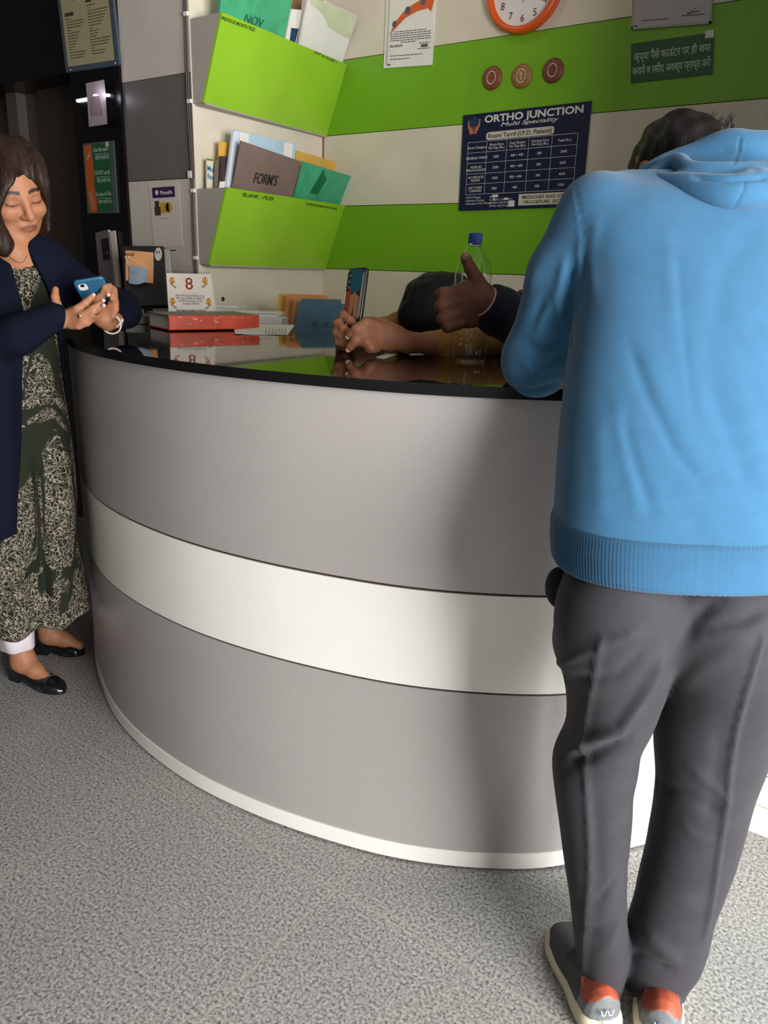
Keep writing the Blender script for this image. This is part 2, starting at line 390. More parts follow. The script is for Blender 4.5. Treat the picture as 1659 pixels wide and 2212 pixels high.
# lower pocket
sheetlike('booklet', 'slim cream booklet with blue lettering at the left end of the lower pocket', 'booklet', [PX(447, 342, -2.39), PX(465, 345, -2.39), PX(463, 432, -2.39), PX(447, 430, -2.39)], 0.006, mat('cream_cover', (0.68, 0.65, 0.52), 0.6))
bk = bpy.data.objects[-1] if False else [o for o in COL.objects if o.name.startswith('booklet')][-1]
m = MB()
for s, y in (('Mul', 368), ('for', 385)): write(m, s, PX(448, y, -2.3895), V(0, 1, -0.1), V(0, 0.05, 1), 0.026, width=0.034, bold=0.03, lift=0.0)
m.build('lettering', mat('blue_print', (0.02, 0.16, 0.36), 0.6), bk)
m = MB(); m.slab([PX(447, 342, -2.3890), PX(465, 345, -2.3890), PX(465, 349, -2.3890), PX(447, 346, -2.3890)], V(1, 0, 0), 0.001); m.build('green_strip', mat('olive_print', (0.16, 0.2, 0.03), 0.6), bk)
sheetlike('yellow_card', 'yellow card standing behind the dark booklets at the left of the lower pocket', 'card', [PX(473, 305, -2.385), PX(497, 309, -2.385), PX(494, 430, -2.385), PX(470, 430, -2.385)], 0.004, m_yel)
sheetlike('thin_booklet', 'thin grey-brown booklet beside the cream booklet in the lower pocket', 'booklet', [PX(465, 350, -2.375), PX(474, 342, -2.375), PX(471, 432, -2.375), PX(462, 432, -2.375)], 0.005, mat('taupe_cover', (0.16, 0.13, 0.09), 0.6))
o = sheetlike('dark_booklet', 'dark brown booklet with white end in front of the yellow card', 'booklet', [PX(477, 337, -2.365), PX(495, 338, -2.365), PX(491, 432, -2.365), PX(473, 432, -2.365)], 0.008, mat('dark_brown_cover', (0.05, 0.035, 0.03), 0.35))
m = MB(); m.slab([PX(475, 392, -2.3645), PX(492, 392, -2.3645), PX(491, 408, -2.3645), PX(473, 407, -2.3645)], V(1, 0, 0), 0.002); m.build('label', m_paper, o)
fl = sheetlike('office_file', 'light blue and white office file standing tallest behind the FORMS folder', 'file', [PX(507, 281, -2.345), PX(640, 311, -2.345), PX(628, 440, -2.375), PX(490, 430, -2.375)], 0.010, m_lblue, wav=0.001)
for x0, x1 in ((518, 538), (614, 633)): MB().slab([PX(x0, 283+(x0-507)*.226, -2.3435), PX(x1, 283+(x1-507)*.226, -2.3435), PX(x1-6, 400, -2.364), PX(x0-6, 400, -2.364)], V(1, 0, 0), 0.0008).build('white_band', m_paper, fl)
MB().slab([PX(505, 283, -2.335), PX(517, 286, -2.335), PX(497, 425, -2.357), PX(486, 420, -2.357)], V(1, 0, 0), 0.012).build('spine', mat('pale_blue_spine', (0.62, 0.68, 0.8), 0.4), fl)
ff = sheetlike('plastic_folder', 'mauve plastic folder marked FORMS standing in the lower pocket', 'folder', [PX(521, 304, -2.29), PX(651, 349, -2.29), PX(628, 440, -2.345), PX(498, 425, -2.345)], 0.006, m_brownp, wav=0.002)
m = MB(); a, c = PX(547, 395, -2.3230), PX(597, 402, -2.3230)
write(m, 'FORM\'S', a, c-a, V(0.42, -0.05, 1), 0.06, width=np.linalg.norm(c-a), bold=0.002, shear=0.12); m.build('handwriting', m_ink, ff)
sheetlike('card_insert', 'narrow white card edge leaning between the mauve and green folders', 'card', [PX(642, 372, -2.31), PX(646, 372, -2.31), PX(626, 430, -2.348), PX(621, 428, -2.348)], 0.002, m_paper)
sheetlike('card_folder', 'yellow card folder standing behind the crumpled green plastic folder', 'folder', [PX(640, 325, -2.355), PX(738, 354, -2.355), PX(728, 440, -2.380), PX(630, 430, -2.380)], 0.008, m_yel, wav=0.002)
gf = sheetlike('plastic_folder', 'crumpled green plastic folder with a dark tape strip leaning out of the lower pocket', 'folder', [PX(655, 349, -2.275), PX(772, 385, -2.265), PX(740, 452, -2.335), PX(632, 432, -2.345)], 0.008, m_teal, wav=0.003)
m = MB(); k = [PX(698, 367, -2.2720), PX(716, 371, -2.2720), PX(686, 421, -2.3190), PX(670, 417, -2.3190)]
m.slab(k, V(1, 0, 0), 0.001); m.build('tape_strip', mat('dark_green_tape', (0.01, 0.14, 0.055), 0.3), gf)
# upper pocket
nf = sheetlike('plastic_folder', 'green plastic folder marked NOV standing in the upper pocket', 'folder', [PX(484, -60, -2.27), PX(640, -30, -2.27), PX(610, 100, -2.345), PX(470, 55, -2.345)], 0.01, m_teal, wav=0.002)
m = MB(); a, c = PX(527, 48, -2.3250), PX(568, 60, -2.3250)
write(m, 'NOV', a, c-a, V(0.4, -0.02, 1), 0.042, width=np.linalg.norm(c-a), shear=0.1); m.build('handwriting', mat('pen_green', (0.02, 0.12, 0.08), 0.6), nf)
sheetlike('file', 'cream file with blue label wedged between the NOV folder and the plastic bag', 'file', [PX(630, 20, -2.30), PX(652, 22, -2.30), PX(637, 112, -2.35), PX(614, 98, -2.35)], 0.006, m_paper)
o = [x for x in COL.objects if x.name.startswith('file')][-1]
MB().slab([PX(630, 60, -2.3200), PX(645, 62, -2.3200), PX(638, 92, -2.3360), PX(627, 88, -2.3360)], V(1, 0, 0), 0.001).build('label', mat('navy_print', (0.01, 0.04, 0.12), 0.5), o)
bg = sheetlike('report_packet', 'bundle of white and pale green report sheets in a clear plastic bag', 'packet', [PX(668, -10, -2.25), PX(770, 40, -2.245), PX(738, 138, -2.326), PX(646, 100, -2.326)], 0.010, m_paper, wav=0.002)
MB().slab([PX(670, -10, -2.2460), PX(770, 40, -2.2410), PX(757, 84, -2.276), PX(672, 40, -2.282)], V(1, -0.2, 0), 0.001).build('green_sheet', noise_mat('pale_green_sheet', (0.46, 0.55, 0.25), scale=18, rough=0.5), bg)
sheetlike('plastic_bag', '', '', [PX(655, -20, -2.238), PX(774, 34, -2.23), PX(741, 137, -2.318), PX(641, 97, -2.318)], 0.0006, m_poly, parent=bg, wav=0.003)
sheetlike('brown_folder', 'brown folder edge standing behind the plastic bag in the upper pocket', 'folder', [PX(632, -30, -2.39), PX(700, -10, -2.39), PX(690, 90, -2.39), PX(622, 70, -2.39)], 0.006, mat('brown_card', (0.3, 0.17, 0.09), 0.7))

# cable bundle down the corner with white clips
m = MB()
pts = catmull([V(-2.436, YG-0.006, 2.6), V(-2.438, YG-0.006, 2.2), V(-2.441, YG-0.006, 1.9), V(-2.435, YG-0.007, 1.7), V(-2.44, YG-0.006, 1.45), V(-2.436, YG-0.006, 1.125)], 6)
c1 = tag(m.tube(pts, 0.0035, 6).build('cable', mat('cable_sheath', (0.07, 0.055, 0.05), 0.5), loc=tuple(pts[-1])), 'dark cable pinned nearest to the corner beside the file pockets', 'cable')
m = MB(); c2 = tag(m.tube([p+V(-0.0085, 0, 0)+V(0.0014*math.sin(9*p[2]), 0, 0) for p in pts], 0.003, 6).build('cable', mat('cable_brown', (0.12, 0.08, 0.06), 0.5), loc=tuple(pts[-1]-V(0.01, 0, 0))), 'brown cable running on the grey wall just left of the corner cable', 'cable')
for i, (z, lb) in enumerate(((2.194, 'white cable clip beside the upper rim of the upper pocket'), (1.908, 'white cable clip at the lower edge of the upper pocket'), (1.655, 'white cable clip at the foot of the dark grey wall panel'), (1.597, 'white cable clip at the upper rim of the lower pocket'), (1.35, 'lowest white cable clip near the bottom of the lower pocket'))):
    dx = -0.012 if i == 2 else 0
    c = V(-2.437+dx, YG-0.006, z)
    tag(MB().box(c-V(0.012, 0.006, 0.007 if i != 2 else 0.013), c+V(0.010, 0.004, 0.007 if i != 2 else 0.013), bev=0.002).build('cable_clip', m_white, loc=tuple(c)), lb, 'cable clip', 'cable clips along the corner')

# ---- back wall: tariff board
def board(name, label, cat, tl, tr, bl, Y, m, thick=0.008):
    """thin board on a wall facing -Y, from its corners in x,z; returns object and mapper (u,v in 0..1 from top left)"""
    a, b_, c = [np.asarray(p, float) for p in (tl, tr, bl)]
    for p in (a, b_, c): p[1] = Y
    d = b_+c-a; n = V(0, -1, 0)
    o = MB().slab([a+n*thick, b_+n*thick, d+n*thick, c+n*thick], n, thick).build(name, m, loc=tuple((a+d)/2))
    tag(o, label, cat)
    def uv(u, v, lift=0.0008): return a+(b_-a)*u+(c-a)*v+n*(thick+lift)
    uv.x = unit(b_-a); uv.y = unit(a-c); uv.w = np.linalg.norm(b_-a); uv.h = np.linalg.norm(c-a)
    return o, uv
def q(m, uv, u0, v0, u1, v1, mi=0, lift=0.0008):
    m.add([uv(u0, v0, lift), uv(u0, v1, lift), uv(u1, v1, lift), uv(u1, v0, lift)], [(0, 1, 2, 3)], mi)
def wr(m, uv, s, u, v, hgt, wid=None, al='L', mi=0, lift=0.0012, **k):
    write(m, s, uv(u, v, lift), uv.x, uv.y, hgt*uv.h, width=None if wid is None else wid*uv.w, align=al, mi=mi, lift=0, **k)
def ln(m, uv, u0, v0, u1, v1, wdt=0.0012, mi=0, lift=0.001):
    p, q_ = uv(u0, v0, lift), uv(u1, v1, lift); d = unit(q_-p); s = np.cross(V(0, -1, 0), d)*wdt/2
    m.add([p-s, q_-s, q_+s, p+s], [(0, 1, 2, 3)], mi)
YW = YB-0.0005
m_navy = mat('navy_board', (0.008, 0.012, 0.045), 0.3)
m_wht = mat('white_print', (0.62, 0.62, 0.60), 0.5); m_cpr = mat('cream_print', (0.55, 0.52, 0.42), 0.5)
a = PY(1003, 250, YW); b_ = PY(1279, 219, YW); c = PY(993, 456, YW)
sg, uv = board('tariff_board', 'navy room tariff board with white price table on the striped wall', 'sign', a, b_, c, YW, m_navy)
m = MB()
wr(m, uv, 'ORTHO JUNCTION', 0.185, 0.098, 0.098, 0.765, bold=0.03)
wr(m, uv, 'Multi Speciality', 0.32, 0.152, 0.055, 0.455, shear=0.3, bold=0.012, mi=0)
cols = [0.055, 0.215, 0.38, 0.555, 0.735, 0.925]; rows = [0.287, 0.395, 0.503, 0.614, 0.72, 0.83]
for cx_ in cols: ln(m, uv, cx_, rows[0], cx_, rows[-1])
for ry in rows: ln(m, uv, cols[0], ry, cols[-1], ry)
tb = [['Room Category', 'Room Rent|Per Day (Rs.)', 'Duty Doctor|Per Day (Rs.)', 'Nursing Care|Per Day (Rs.)', 'Total (Rs.)'], ['GENERAL WARD', '1500', '400 + 400', '300', '2600'], ['NON AC|PRIVATE ROOM', '2500', '400 + 400', '350', '3650'], ['AC PRIVATE|ROOM', '3500', '400 + 400', '350', '4650'], ['DAY CARE|CHARGES', '1000', '400', '350', '1750']]
for i, rw in enumerate(tb):
    for j, s in enumerate(rw):
        L = s.split('|'); u = (cols[j]+cols[j+1])/2; v0 = (rows[i]+rows[i+1])/2
        for k, tx in enumerate(L):
            wr(m, uv, tx, u, v0+0.014+(k-(len(L)-1)/2)*0.033, 0.036, al='C', bold=0.008)
for k, (l_, r_) in enumerate((('ECG Charges', 'Rs.'), ('Injection Charges', 'Rs.    (I.M.) / Rs.     (I.V.)'), ('Emergency Visit Charges', 'BEFORE 10.00 PM RS.'), ('', 'AFTER 10.00 PM RS.'))):
    v0 = 0.872+k*0.033
    if l_: wr(m, uv, '\u2022 '+l_, 0.055, v0, 0.032)
    wr(m, uv, r_, 0.265, v0, 0.029)
m.build('lettering', m_wht, sg)
m = MB()
# rounded cream title band
pts = []
u0, u1, v0, v1, rr = 0.205, 0.745, 0.198, 0.278, 0.03
for cxx, cyy, a0 in ((u0+0.02, v0+rr, 90), (u0+0.02, v1-rr, 180), (u1-0.02, v1-rr, 270), (u1-0.02, v0+rr, 0)):
    for k in range(6):
        an = math.radians(a0+18*k); pts.append(uv(cxx+0.02*math.cos(an), cyy-rr*math.sin(an), 0.0009))
m.add(pts, [tuple(range(len(pts)))]); m.build('title_panel', m_cpr, sg); m = MB(); q(m, uv, 0.505, 0.85, 0.955, 0.967); m.build('note_panel', m_cpr, sg)
for u0, v0, u1, v1 in ((0.285, 0.842, 0.335, 0.872), (0.293, 0.88, 0.31, 0.905), (0.385, 0.88, 0.42, 0.903), (0.425, 0.912, 0.475, 0.975)): m = MB(); q(m, uv, u0, v0, u1, v1, lift=0.0013); m.build('price_sticker', m_wht, sg)
m = MB(); wr(m, uv, 'Room Tarrif (I.P.D. Patient)', 0.222, 0.258, 0.062, 0.505, bold=0.02)
wr(m, uv, 'MEDICINES AND OTHER', 0.73, 0.90, 0.046, 0.39, al='C', bold=0.02); wr(m, uv, 'PROCEDURE  EXTRA', 0.72, 0.95, 0.045, 0.34, al='C', bold=0.02)
m.build('dark_lettering', m_ink, sg)
m = MB()   # emblem: two cupped hands below a blue figure
def poly(m, uv, pts, mi=0, lift=0.0012): m.add([uv(u, v, lift) for u, v in pts], [tuple(range(len(pts)))], mi)
poly(m, uv, [(0.045, 0.07), (0.055, 0.06), (0.062, 0.12), (0.09, 0.15), (0.10, 0.20), (0.065, 0.205), (0.055, 0.16), (0.046, 0.13)][::-1], 0)
poly(m, uv, [(0.150, 0.06), (0.14, 0.05), (0.133, 0.115), (0.105, 0.15), (0.10, 0.20), (0.118, 0.20), (0.135, 0.16), (0.148, 0.125)], 0)
for u0, h0 in ((0.072, 0.075), (0.092, 0.055), (0.112, 0.07)): q(m, uv, u0, h0-0.03, u0+0.012, h0+0.055, 1, 0.0012)
poly(m, uv, [(0.075, 0.125), (0.122, 0.12), (0.1, 0.155)][::-1], 2)
m.build('emblem', [mat('salmon_print', (0.42, 0.14, 0.11), 0.5), mat('teal_print', (0.015, 0.07, 0.12), 0.5), mat('red_print', (0.25, 0.03, 0.02), 0.5)], sg)

# ---- Hindi notice
m_dgreen = mat('bottle_green_board', (0.006, 0.075, 0.028), 0.35)
a = PY(1364, 95, YW); b_ = PY(1543, 70, YW); c = PY(1363, 180, YW)
hs, uv = board('notice_sign', 'dark green sign with two lines of white Hindi lettering on the striped wall', 'sign', a, b_, c, YW, m_dgreen, 0.003)
m = MB()
wr(m, uv, 'कृप्या पैसे काऊंटर पर ही जमा', 0.04, 0.44, 0.27, 0.93, bold=0.012)
wr(m, uv, 'करायें व रसीद अवश्य प्राप्त करें', 0.02, 0.80, 0.27, 0.95, bold=0.012)
m.build('lettering', mat('mint_print', (0.42, 0.55, 0.42), 0.5), hs)
m = MB(); q(m, uv, 0.90, -0.06, 1.0, 0.12, lift=0.0012); m.build('corner_tag', m_wht, hs)

# ---- papers on the wall
a = PY(838, -40, YW); b_ = PY(946, -55, YW); c = PY(830, 148, YW)
wp, uv = board('certificate', 'white certificate in a clear sleeve with an orange swoosh left of the clock', 'poster', a, b_, c, YW, m_paper, 0.006)
m = MB()
arc = [(0.10, 0.62), (0.22, 0.47), (0.42, 0.34), (0.66, 0.27), (0.90, 0.23), (0.99, 0.24), (0.93, 0.40), (0.86, 0.36), (0.66, 0.38), (0.42, 0.44), (0.24, 0.54)]
poly(m, uv, arc[::-1], 0); m.build('orange_swoosh', mat('orange_print', (0.62, 0.11, 0.02), 0.5), wp)
m = MB()
for k, (v0, u0, u1) in enumerate(((0.585, 0.2, 0.86), (0.61, 0.12, 0.95), (0.635, 0.12, 0.95), (0.66, 0.12, 0.93), (0.685, 0.12, 0.95), (0.71, 0.34, 0.66), (0.74, 0.12, 0.38), (0.755, 0.12, 0.38), (0.735, 0.72, 0.93), (0.80, 0.70, 0.95), (0.86, 0.14, 0.80), (0.90, 0.14, 0.55))):
    x = u0
    while x < u1: 
        w_ = random.uniform(0.03, 0.08); q(m, uv, x, v0, min(x+w_, u1), v0+0.010, lift=0.001); x += w_+0.012
for u0, v0, r0 in ((0.2, 0.5, 0.05), (0.46, 0.36, 0.06), (0.76, 0.28, 0.055)): m.disc(uv(u0, v0, 0.0014), V(0, -1, 0), r0*uv.w, 14, 0, xa=uv.x)
q(m, uv, 0.08, 0.955, 0.15, 0.975); q(m, uv, 0.76, 0.755, 0.9, 0.79)
m.build('print', mat('grey_print', (0.10, 0.09, 0.10), 0.6), wp)
m = MB(); q(m, uv, 0.045, 0.0, 0.085, 0.97, lift=0.001); m.build('sleeve_rail', mat('sleeve_rail', (0.48, 0.48, 0.45), 0.3), wp)
a = PY(1369, -60, YW); b_ = PY(1545, -80, YW); c = PY(1365, 65, YW)
wp, uv = board('certificate', 'pale framed certificate above the Hindi sign', 'poster', a, b_, c, YW, mat('pale_lilac_paper', (0.46, 0.42, 0.44), 0.5), 0.006)
m = MB(); ln(m, uv, 0.13, 0.86, 0.47, 0.86, 0.003); ln(m, uv, 0.63, 0.83, 0.92, 0.83, 0.003); ln(m, uv, 0.70, 0.80, 0.85, 0.77, 0.004); ln(m, uv, 0.72, 0.81, 0.82, 0.70, 0.002); q(m, uv, 0.01, 0.93, 0.08, 0.96)
m.build('print', mat('grey_print', (0.1, 0.09, 0.1), 0.6), wp)
m = MB()
for u0, v0, u1, v1 in ((0, 0, 0.02, 1), (0.97, 0, 1, 1), (0, 0.96, 1, 1)): q(m, uv, u0, v0, u1, v1, lift=0.0015)
m.build('frame', mat('pale_sage', (0.34, 0.36, 0.28), 0.4), wp)

# ---- clock
cc = PY(1137, -24, YW); R0 = 0.150
ck = thing('wall_clock', 'round white wall clock with an orange rim, cut by the top edge', 'clock', (cc[0], YW, cc[2]))
ax = np.array([[1, 0, 0], [0, 0, 1], [0, -1, 0]], float)   # local z -> -Y
MB().lathe((cc[0], YW, cc[2]), [(R0-0.024, 0.012), (R0-0.022, 0.034), (R0-0.010, 0.040), (R0, 0.030), (R0+0.001, 0.004), (R0-0.002, 0.0)], 56, axes=ax).build('rim', mat('orange_plastic', (0.72, 0.095, 0.012), 0.3), ck)
MB().disc((cc[0], YW-0.014, cc[2]), V(0, -1, 0), R0-0.021, 56).build('dial', mat('dial_white', (0.72, 0.70, 0.70), 0.4), ck)
m = MB()
for k in range(1, 13):
    an = math.radians(90-30*k); p = V(cc[0]+0.098*math.cos(an), YW-0.0146, cc[2]+0.098*math.sin(an)-0.012)
    write(m, str(k), p, V(1, 0, 0), V(0, 0, 1), 0.035, align='C', bold=0.004)
for k in range(60):
    an = math.radians(6*k); d = V(math.cos(an), 0, math.sin(an)); r_ = 0.118 if k % 5 else 0.112
m.build('numerals', mat('dial_black', (0.06, 0.03, 0.03), 0.5), ck)
for nm, an, L, wd in (('hour_hand', 60, 0.055, 0.005), ('minute_hand', 150, 0.08, 0.004), ('second_hand', -90, 0.05, 0.0015)):
    d = V(math.cos(math.radians(an)), 0, math.sin(math.radians(an))); s = np.cross(d, V(0, 1, 0))*wd
    MB().slab([V(cc[0], YW-0.018, cc[2])-s, V(cc[0], YW-0.018, cc[2])+d*L-s*0.3, V(cc[0], YW-0.018, cc[2])+d*L+s*0.3, V(cc[0], YW-0.018, cc[2])+s], V(0, -1, 0), 0.001).build(nm, m_black, ck)

# ---- three round ornaments
for px, py, col, lb in ((1064, 169, (0.20, 0.055, 0.03), 'left dark red round wall ornament with a ring of beads'), (1128, 165, (0.30, 0.13, 0.04), 'middle copper round wall ornament with a beaded figure'), (1195.5, 153, (0.16, 0.045, 0.025), 'right dark red round wall ornament with a ring of beads')):
    c = PY(px, py, YW); r0 = 0.0415
    t = thing('wall_ornament', lb, 'ornament', (c[0], YW, c[2]), 'round ornaments in a row above the tariff board')
    MB().lathe((c[0], YW, c[2]), [(r0, 0.0), (r0+0.001, 0.004), (r0-0.004, 0.009), (0.024, 0.012), (0.018, 0.010), (0.0001, 0.010)], 40, axes=ax).build('disc', noise_mat('ornament_%d' % px, col, var=0.35, scale=160, rough=0.4, bump=0.5, bscale=300), t)
    m = MB(); n_ = 20
    for k in range(n_):
        an = 2*math.pi*k/n_; p = V(c[0]+0.018*math.cos(an), YW-0.0125, c[2]+0.022*math.sin(an))
        m.lathe(p, [(0.0004, 0.0025), (0.0018, 0.0015), (0.0024, 0), (0.0018, -0.002)], 8, axes=ax)
    if px == 1128:
        for k in range(7): m.lathe(V(c[0]+0.004*math.sin(k*2.1), YW-0.0125, c[2]-0.012+0.004*k), [(0.0004, 0.0025), (0.0022, 0.0015), (0.0026, 0), (0.002, -0.002)], 8, axes=ax)
    m.build('beads', mat('pearl_beads', (0.85, 0.72, 0.62), 0.12), t)

# ---- grommet on the rack wall below the lower pocket
c = PX(481, 646, XR)
tag(MB().lathe(c, [(0.0085, 0.0), (0.009, 0.003), (0.006, 0.0045), (0.005, 0.001), (0.0001, 0.001)], 20, axes=np.array([[0, 1, 0], [0, 0, 1], [1, 0, 0]], float)).build('cable_grommet', m_dark, loc=tuple(c)), 'small dark round grommet in the cream wall beside the desk calendar', 'grommet')

# ---- payment poster on the grey wall (its code square is left blank)
Yg = YG-0.0005
a = PY(322, 398, Yg); b_ = PY(386, 393, Yg); c = PY(333, 533, Yg)
pp, uv = board('payment_poster', 'beige payment poster with a purple header on the grey panel wall', 'poster', a, b_, c, Yg, noise_mat('beige_paper', (0.56, 0.51, 0.45), var=0.02, scale=12, rough=0.5), 0.0012)
m = MB(); q(m, uv, 0.10, 0.06, 0.86, 0.225); m.build('purple_header', mat('purple_print', (0.035, 0.012, 0.085), 0.4), pp)
m = MB(); m.disc(uv(0.26, 0.14, 0.0015), V(0, -1, 0), 0.0095, 20, xa=uv.x); wr(m, uv, 'PhonePe', 0.38, 0.175, 0.085, 0.40, bold=0.02, lift=0.0016); m.build('header_lettering', m_wht, pp)
m = MB(); q(m, uv, 0.34, 0.30, 0.62, 0.46, 0); m.disc(uv(0.63, 0.38, 0.0008), V(0, -1, 0), 0.08*uv.h, 20, 0, xa=uv.x)
m.build('yellow_tag', mat('amber_print', (0.52, 0.30, 0.02), 0.5), pp)
m = MB()
for k in range(3): wr(m, uv, ('PHONEPE', 'ACCEPTED', 'HERE')[k], 0.57, 0.355+0.04*k, 0.03, 0.2, al='C', lift=0.0014)
q(m, uv, 0.14, 0.36, 0.34, 0.50, lift=0.0014); q(m, uv, 0.17, 0.27, 0.3, 0.36, lift=0.0014); q(m, uv, 0.16, 0.29, 0.32, 0.31, lift=0.0016); q(m, uv, 0.26, 0.545, 0.60, 0.55)
m.build('dark_print', mat('sepia_print', (0.045, 0.03, 0.025), 0.5), pp)

# ---- lift signs on the black jamb
Yj = YG-0.0125
a = PY(142, -22, Yj); b_ = PY(250, -45, Yj); c = PY(148, 158, Yj)
a[1] = b_[1] = c[1] = Yj
nb, uv = board('notice_board', 'framed cream notice with two columns of print above the lift jamb', 'notice', PY(128, -12, Yj), PY(245, -40, Yj), PY(148, 158, Yj), Yj, mat('steel_blue_frame', (0.05, 0.065, 0.09), 0.3), 0.012)
m = MB(); q(m, uv, 0.06, -0.02, 0.93, 0.935); m.build('notice_sheet', noise_mat('cream_notice', (0.30, 0.27, 0.155), var=0.04, scale=8, rough=0.4), nb)
m = MB()
for col, (u0, u1) in enumerate(((0.11, 0.46), (0.52, 0.91))):
    v0 = 0.34 if col == 0 else 0.22
    q(m, uv, u0, v0-0.075, u0+(0.17 if col == 0 else 0.11), v0-0.03, lift=0.0012)
    for k in range(17 if col == 0 else 18):
        v = v0+0.035*k
        if v > 0.86: break
        x = u0+(0.02 if k else 0); ue = u0+(u1-u0)*(0.35+0.65*((k*7919+col*31) % 10)/9)
        if (k+col*3) % 7 == 4: ue = u0+0.08
        while x < ue:
            w_ = random.uniform(0.02, 0.06); q(m, uv, x, v, min(x+w_, ue), v+0.011, lift=0.0012); x += w_+0.008
for k in range(3): q(m, uv, 0.38-0.02*k, 0.035+0.035*k, 0.68-0.04*k, 0.055+0.035*k, lift=0.0012)
q(m, uv, 0.275, 0.06, 0.325, 0.13, lift=0.0012)
m.build('print', mat('sepia_print', (0.045, 0.03, 0.025), 0.5), nb)
m = MB()
for u0, v0 in ((0.09, 0.975), (0.93, 0.972)): m.lathe(uv(u0, v0, 0), [(0.004, 0.0), (0.003, 0.003), (0.0001, 0.004)], 10, axes=ax)
m.build('stud', m_steel, nb)
# emergency lamp: pressed metal plate with an arched cut-out, lit lamp behind
lp = thing('emergency_lamp', 'small metal plate lamp glowing white on the black lift jamb', 'lamp', tuple(PY(208, 215, Yj)))
def J(px, py, out=0.0): return PY(px, py, Yj-out)
pl = [J(185, 180, .03), J(225, 172, .03), J(232, 268, .03), J(192, 274, .03)]
hole = []
ring = [J(204+9*math.cos(t_)*1.0, 0, 0) for t_ in (0,)]
arch = [(195, 252), (194, 225), (197, 211), (203, 203.5), (209, 202.5), (214, 207), (218, 222), (221, 248)]
outer = [(192, 274), (189, 225), (187, 200), (185, 180), (225, 172), (228, 200), (230, 235), (232, 268)]
vs = [J(*p, .03) for p in outer]+[J(*p, .03) for p in arch]; n_ = 8
b = MB().add(vs+[v+V(0, .002, 0) for v in vs], [(i, i+1, n_+i+1, n_+i) for i in range(7)]+[(0, 8, 15, 7)])
m_lampplate = mat('lamp_plate', (0.42, 0.36, 0.38), 0.35, 0.4)
b.build('face_plate', m_lampplate, lp)
MB().slab([J(*p, .024) for p in arch], V(0, -1, 0), 0.012).build('reflector', mat('lamp_reflector', (0.22, 0.16, 0.17), 0.5), lp)
MB().slab([J(196, 262, .02), J(220, 256, .02), J(219, 190, .02), J(189, 197, .02)][::-1], V(0, -1, 0), 0.02).build('housing', m_dark, lp)
em = mat('lamp_glow', (1, 1, 1), 0.5); bsdf(em).inputs['Emission Color'].default_value = (0.86, 0.82, 1, 1); bsdf(em).inputs['Emission Strength'].default_value = 3.0
MB().slab([J(201, 203.5, .0275), J(212, 203, .0275), J(213, 206, .0275), J(200, 207, .0275)], V(0, -1, 0), 0.002).build('lamp_strip', em, lp)
MB().slab([J(164, 215, .012), J(187, 210.5, .012), J(187, 217, .012), J(165, 220.5, .012)], V(0, -1, 0), 0.011).build('side_lens', em, lp)
MB().slab([J(227, 203, .012), J(233, 202, .012), J(233.5, 207, .012), J(227, 208.5, .012)], V(0, -1, 0), 0.011).build('side_lens', em, lp)
l = bpy.data.lights.new('lamp_bulb', 'POINT'); l.energy = 0.12; l.color = (0.85, 0.82, 1.0); l.shadow_soft_size = 0.01
lo = bpy.data.objects.new('lamp_bulb', l); COL.objects.link(lo); lo.location = tuple(J(206, 200, .06)-np.array(wloc(lp))); lo.parent = lp
# fire notice
sg, uv = board('lift_sign', 'green and orange lift sign in a clear cover on the black jamb', 'sign', J(181, 311), J(247, 304), J(192, 462), Yj, mat('sleeve_grey', (0.05, 0.07, 0.065), 0.15), 0.006)
m = MB(); q(m, uv, 0.07, 0.03, 0.86, 0.97); m.build('green_panel', mat('sign_green', (0.008, 0.075, 0.028), 0.4), sg)
m = MB(); poly(m, uv, [(0.05, 0.03), (0.04, 0.5), (0.06, 0.85), (0.12, 0.98), (0.33, 0.985), (0.36, 0.8), (0.30, 0.62), (0.33, 0.4), (0.30, 0.2), (0.30, 0.03)], 0, 0.0012); m.build('orange_panel', mat('sign_orange', (0.36, 0.075, 0.015), 0.4), sg)
m = MB()
for v0, s1, s2 in ((0.13, 'Use the stairs', 'सीढ़ियों का प्रयोग करें'), (0.45, 'DO NOT use lift', 'लिफ्ट का प्रयोग न करें'), (0.75, 'In case of Fire', 'आग लगने पर')):
    wr(m, uv, s1, 0.84, v0, 0.085, 0.48, al='R', bold=0.01, lift=0.0016); ln(m, uv, 0.38, v0+0.035, 0.84, v0+0.035, 0.0016, lift=0.0016)
    wr(m, uv, s2, 0.84, v0+0.11, 0.075, 0.44, al='R', bold=0.01, lift=0.0016)
for k in range(6): ln(m, uv, 0.11+0.015*k, 0.70+0.04*k, 0.22+0.015*k, 0.73+0.04*k, 0.002, lift=0.0018)
for p_ in (((0.12, 0.23), (0.17, 0.19)), ((0.17, 0.19), (0.22, 0.13)), ((0.17, 0.19), (0.24, 0.18))): ln(m, uv, *p_[0], *p_[1], 0.003, lift=0.0018)
q(m, uv, 0.76, 0.01, 0.86, 0.075, lift=0.0016)
m.build('lettering', mat('pale_green_print', (0.36, 0.46, 0.38), 0.5), sg)
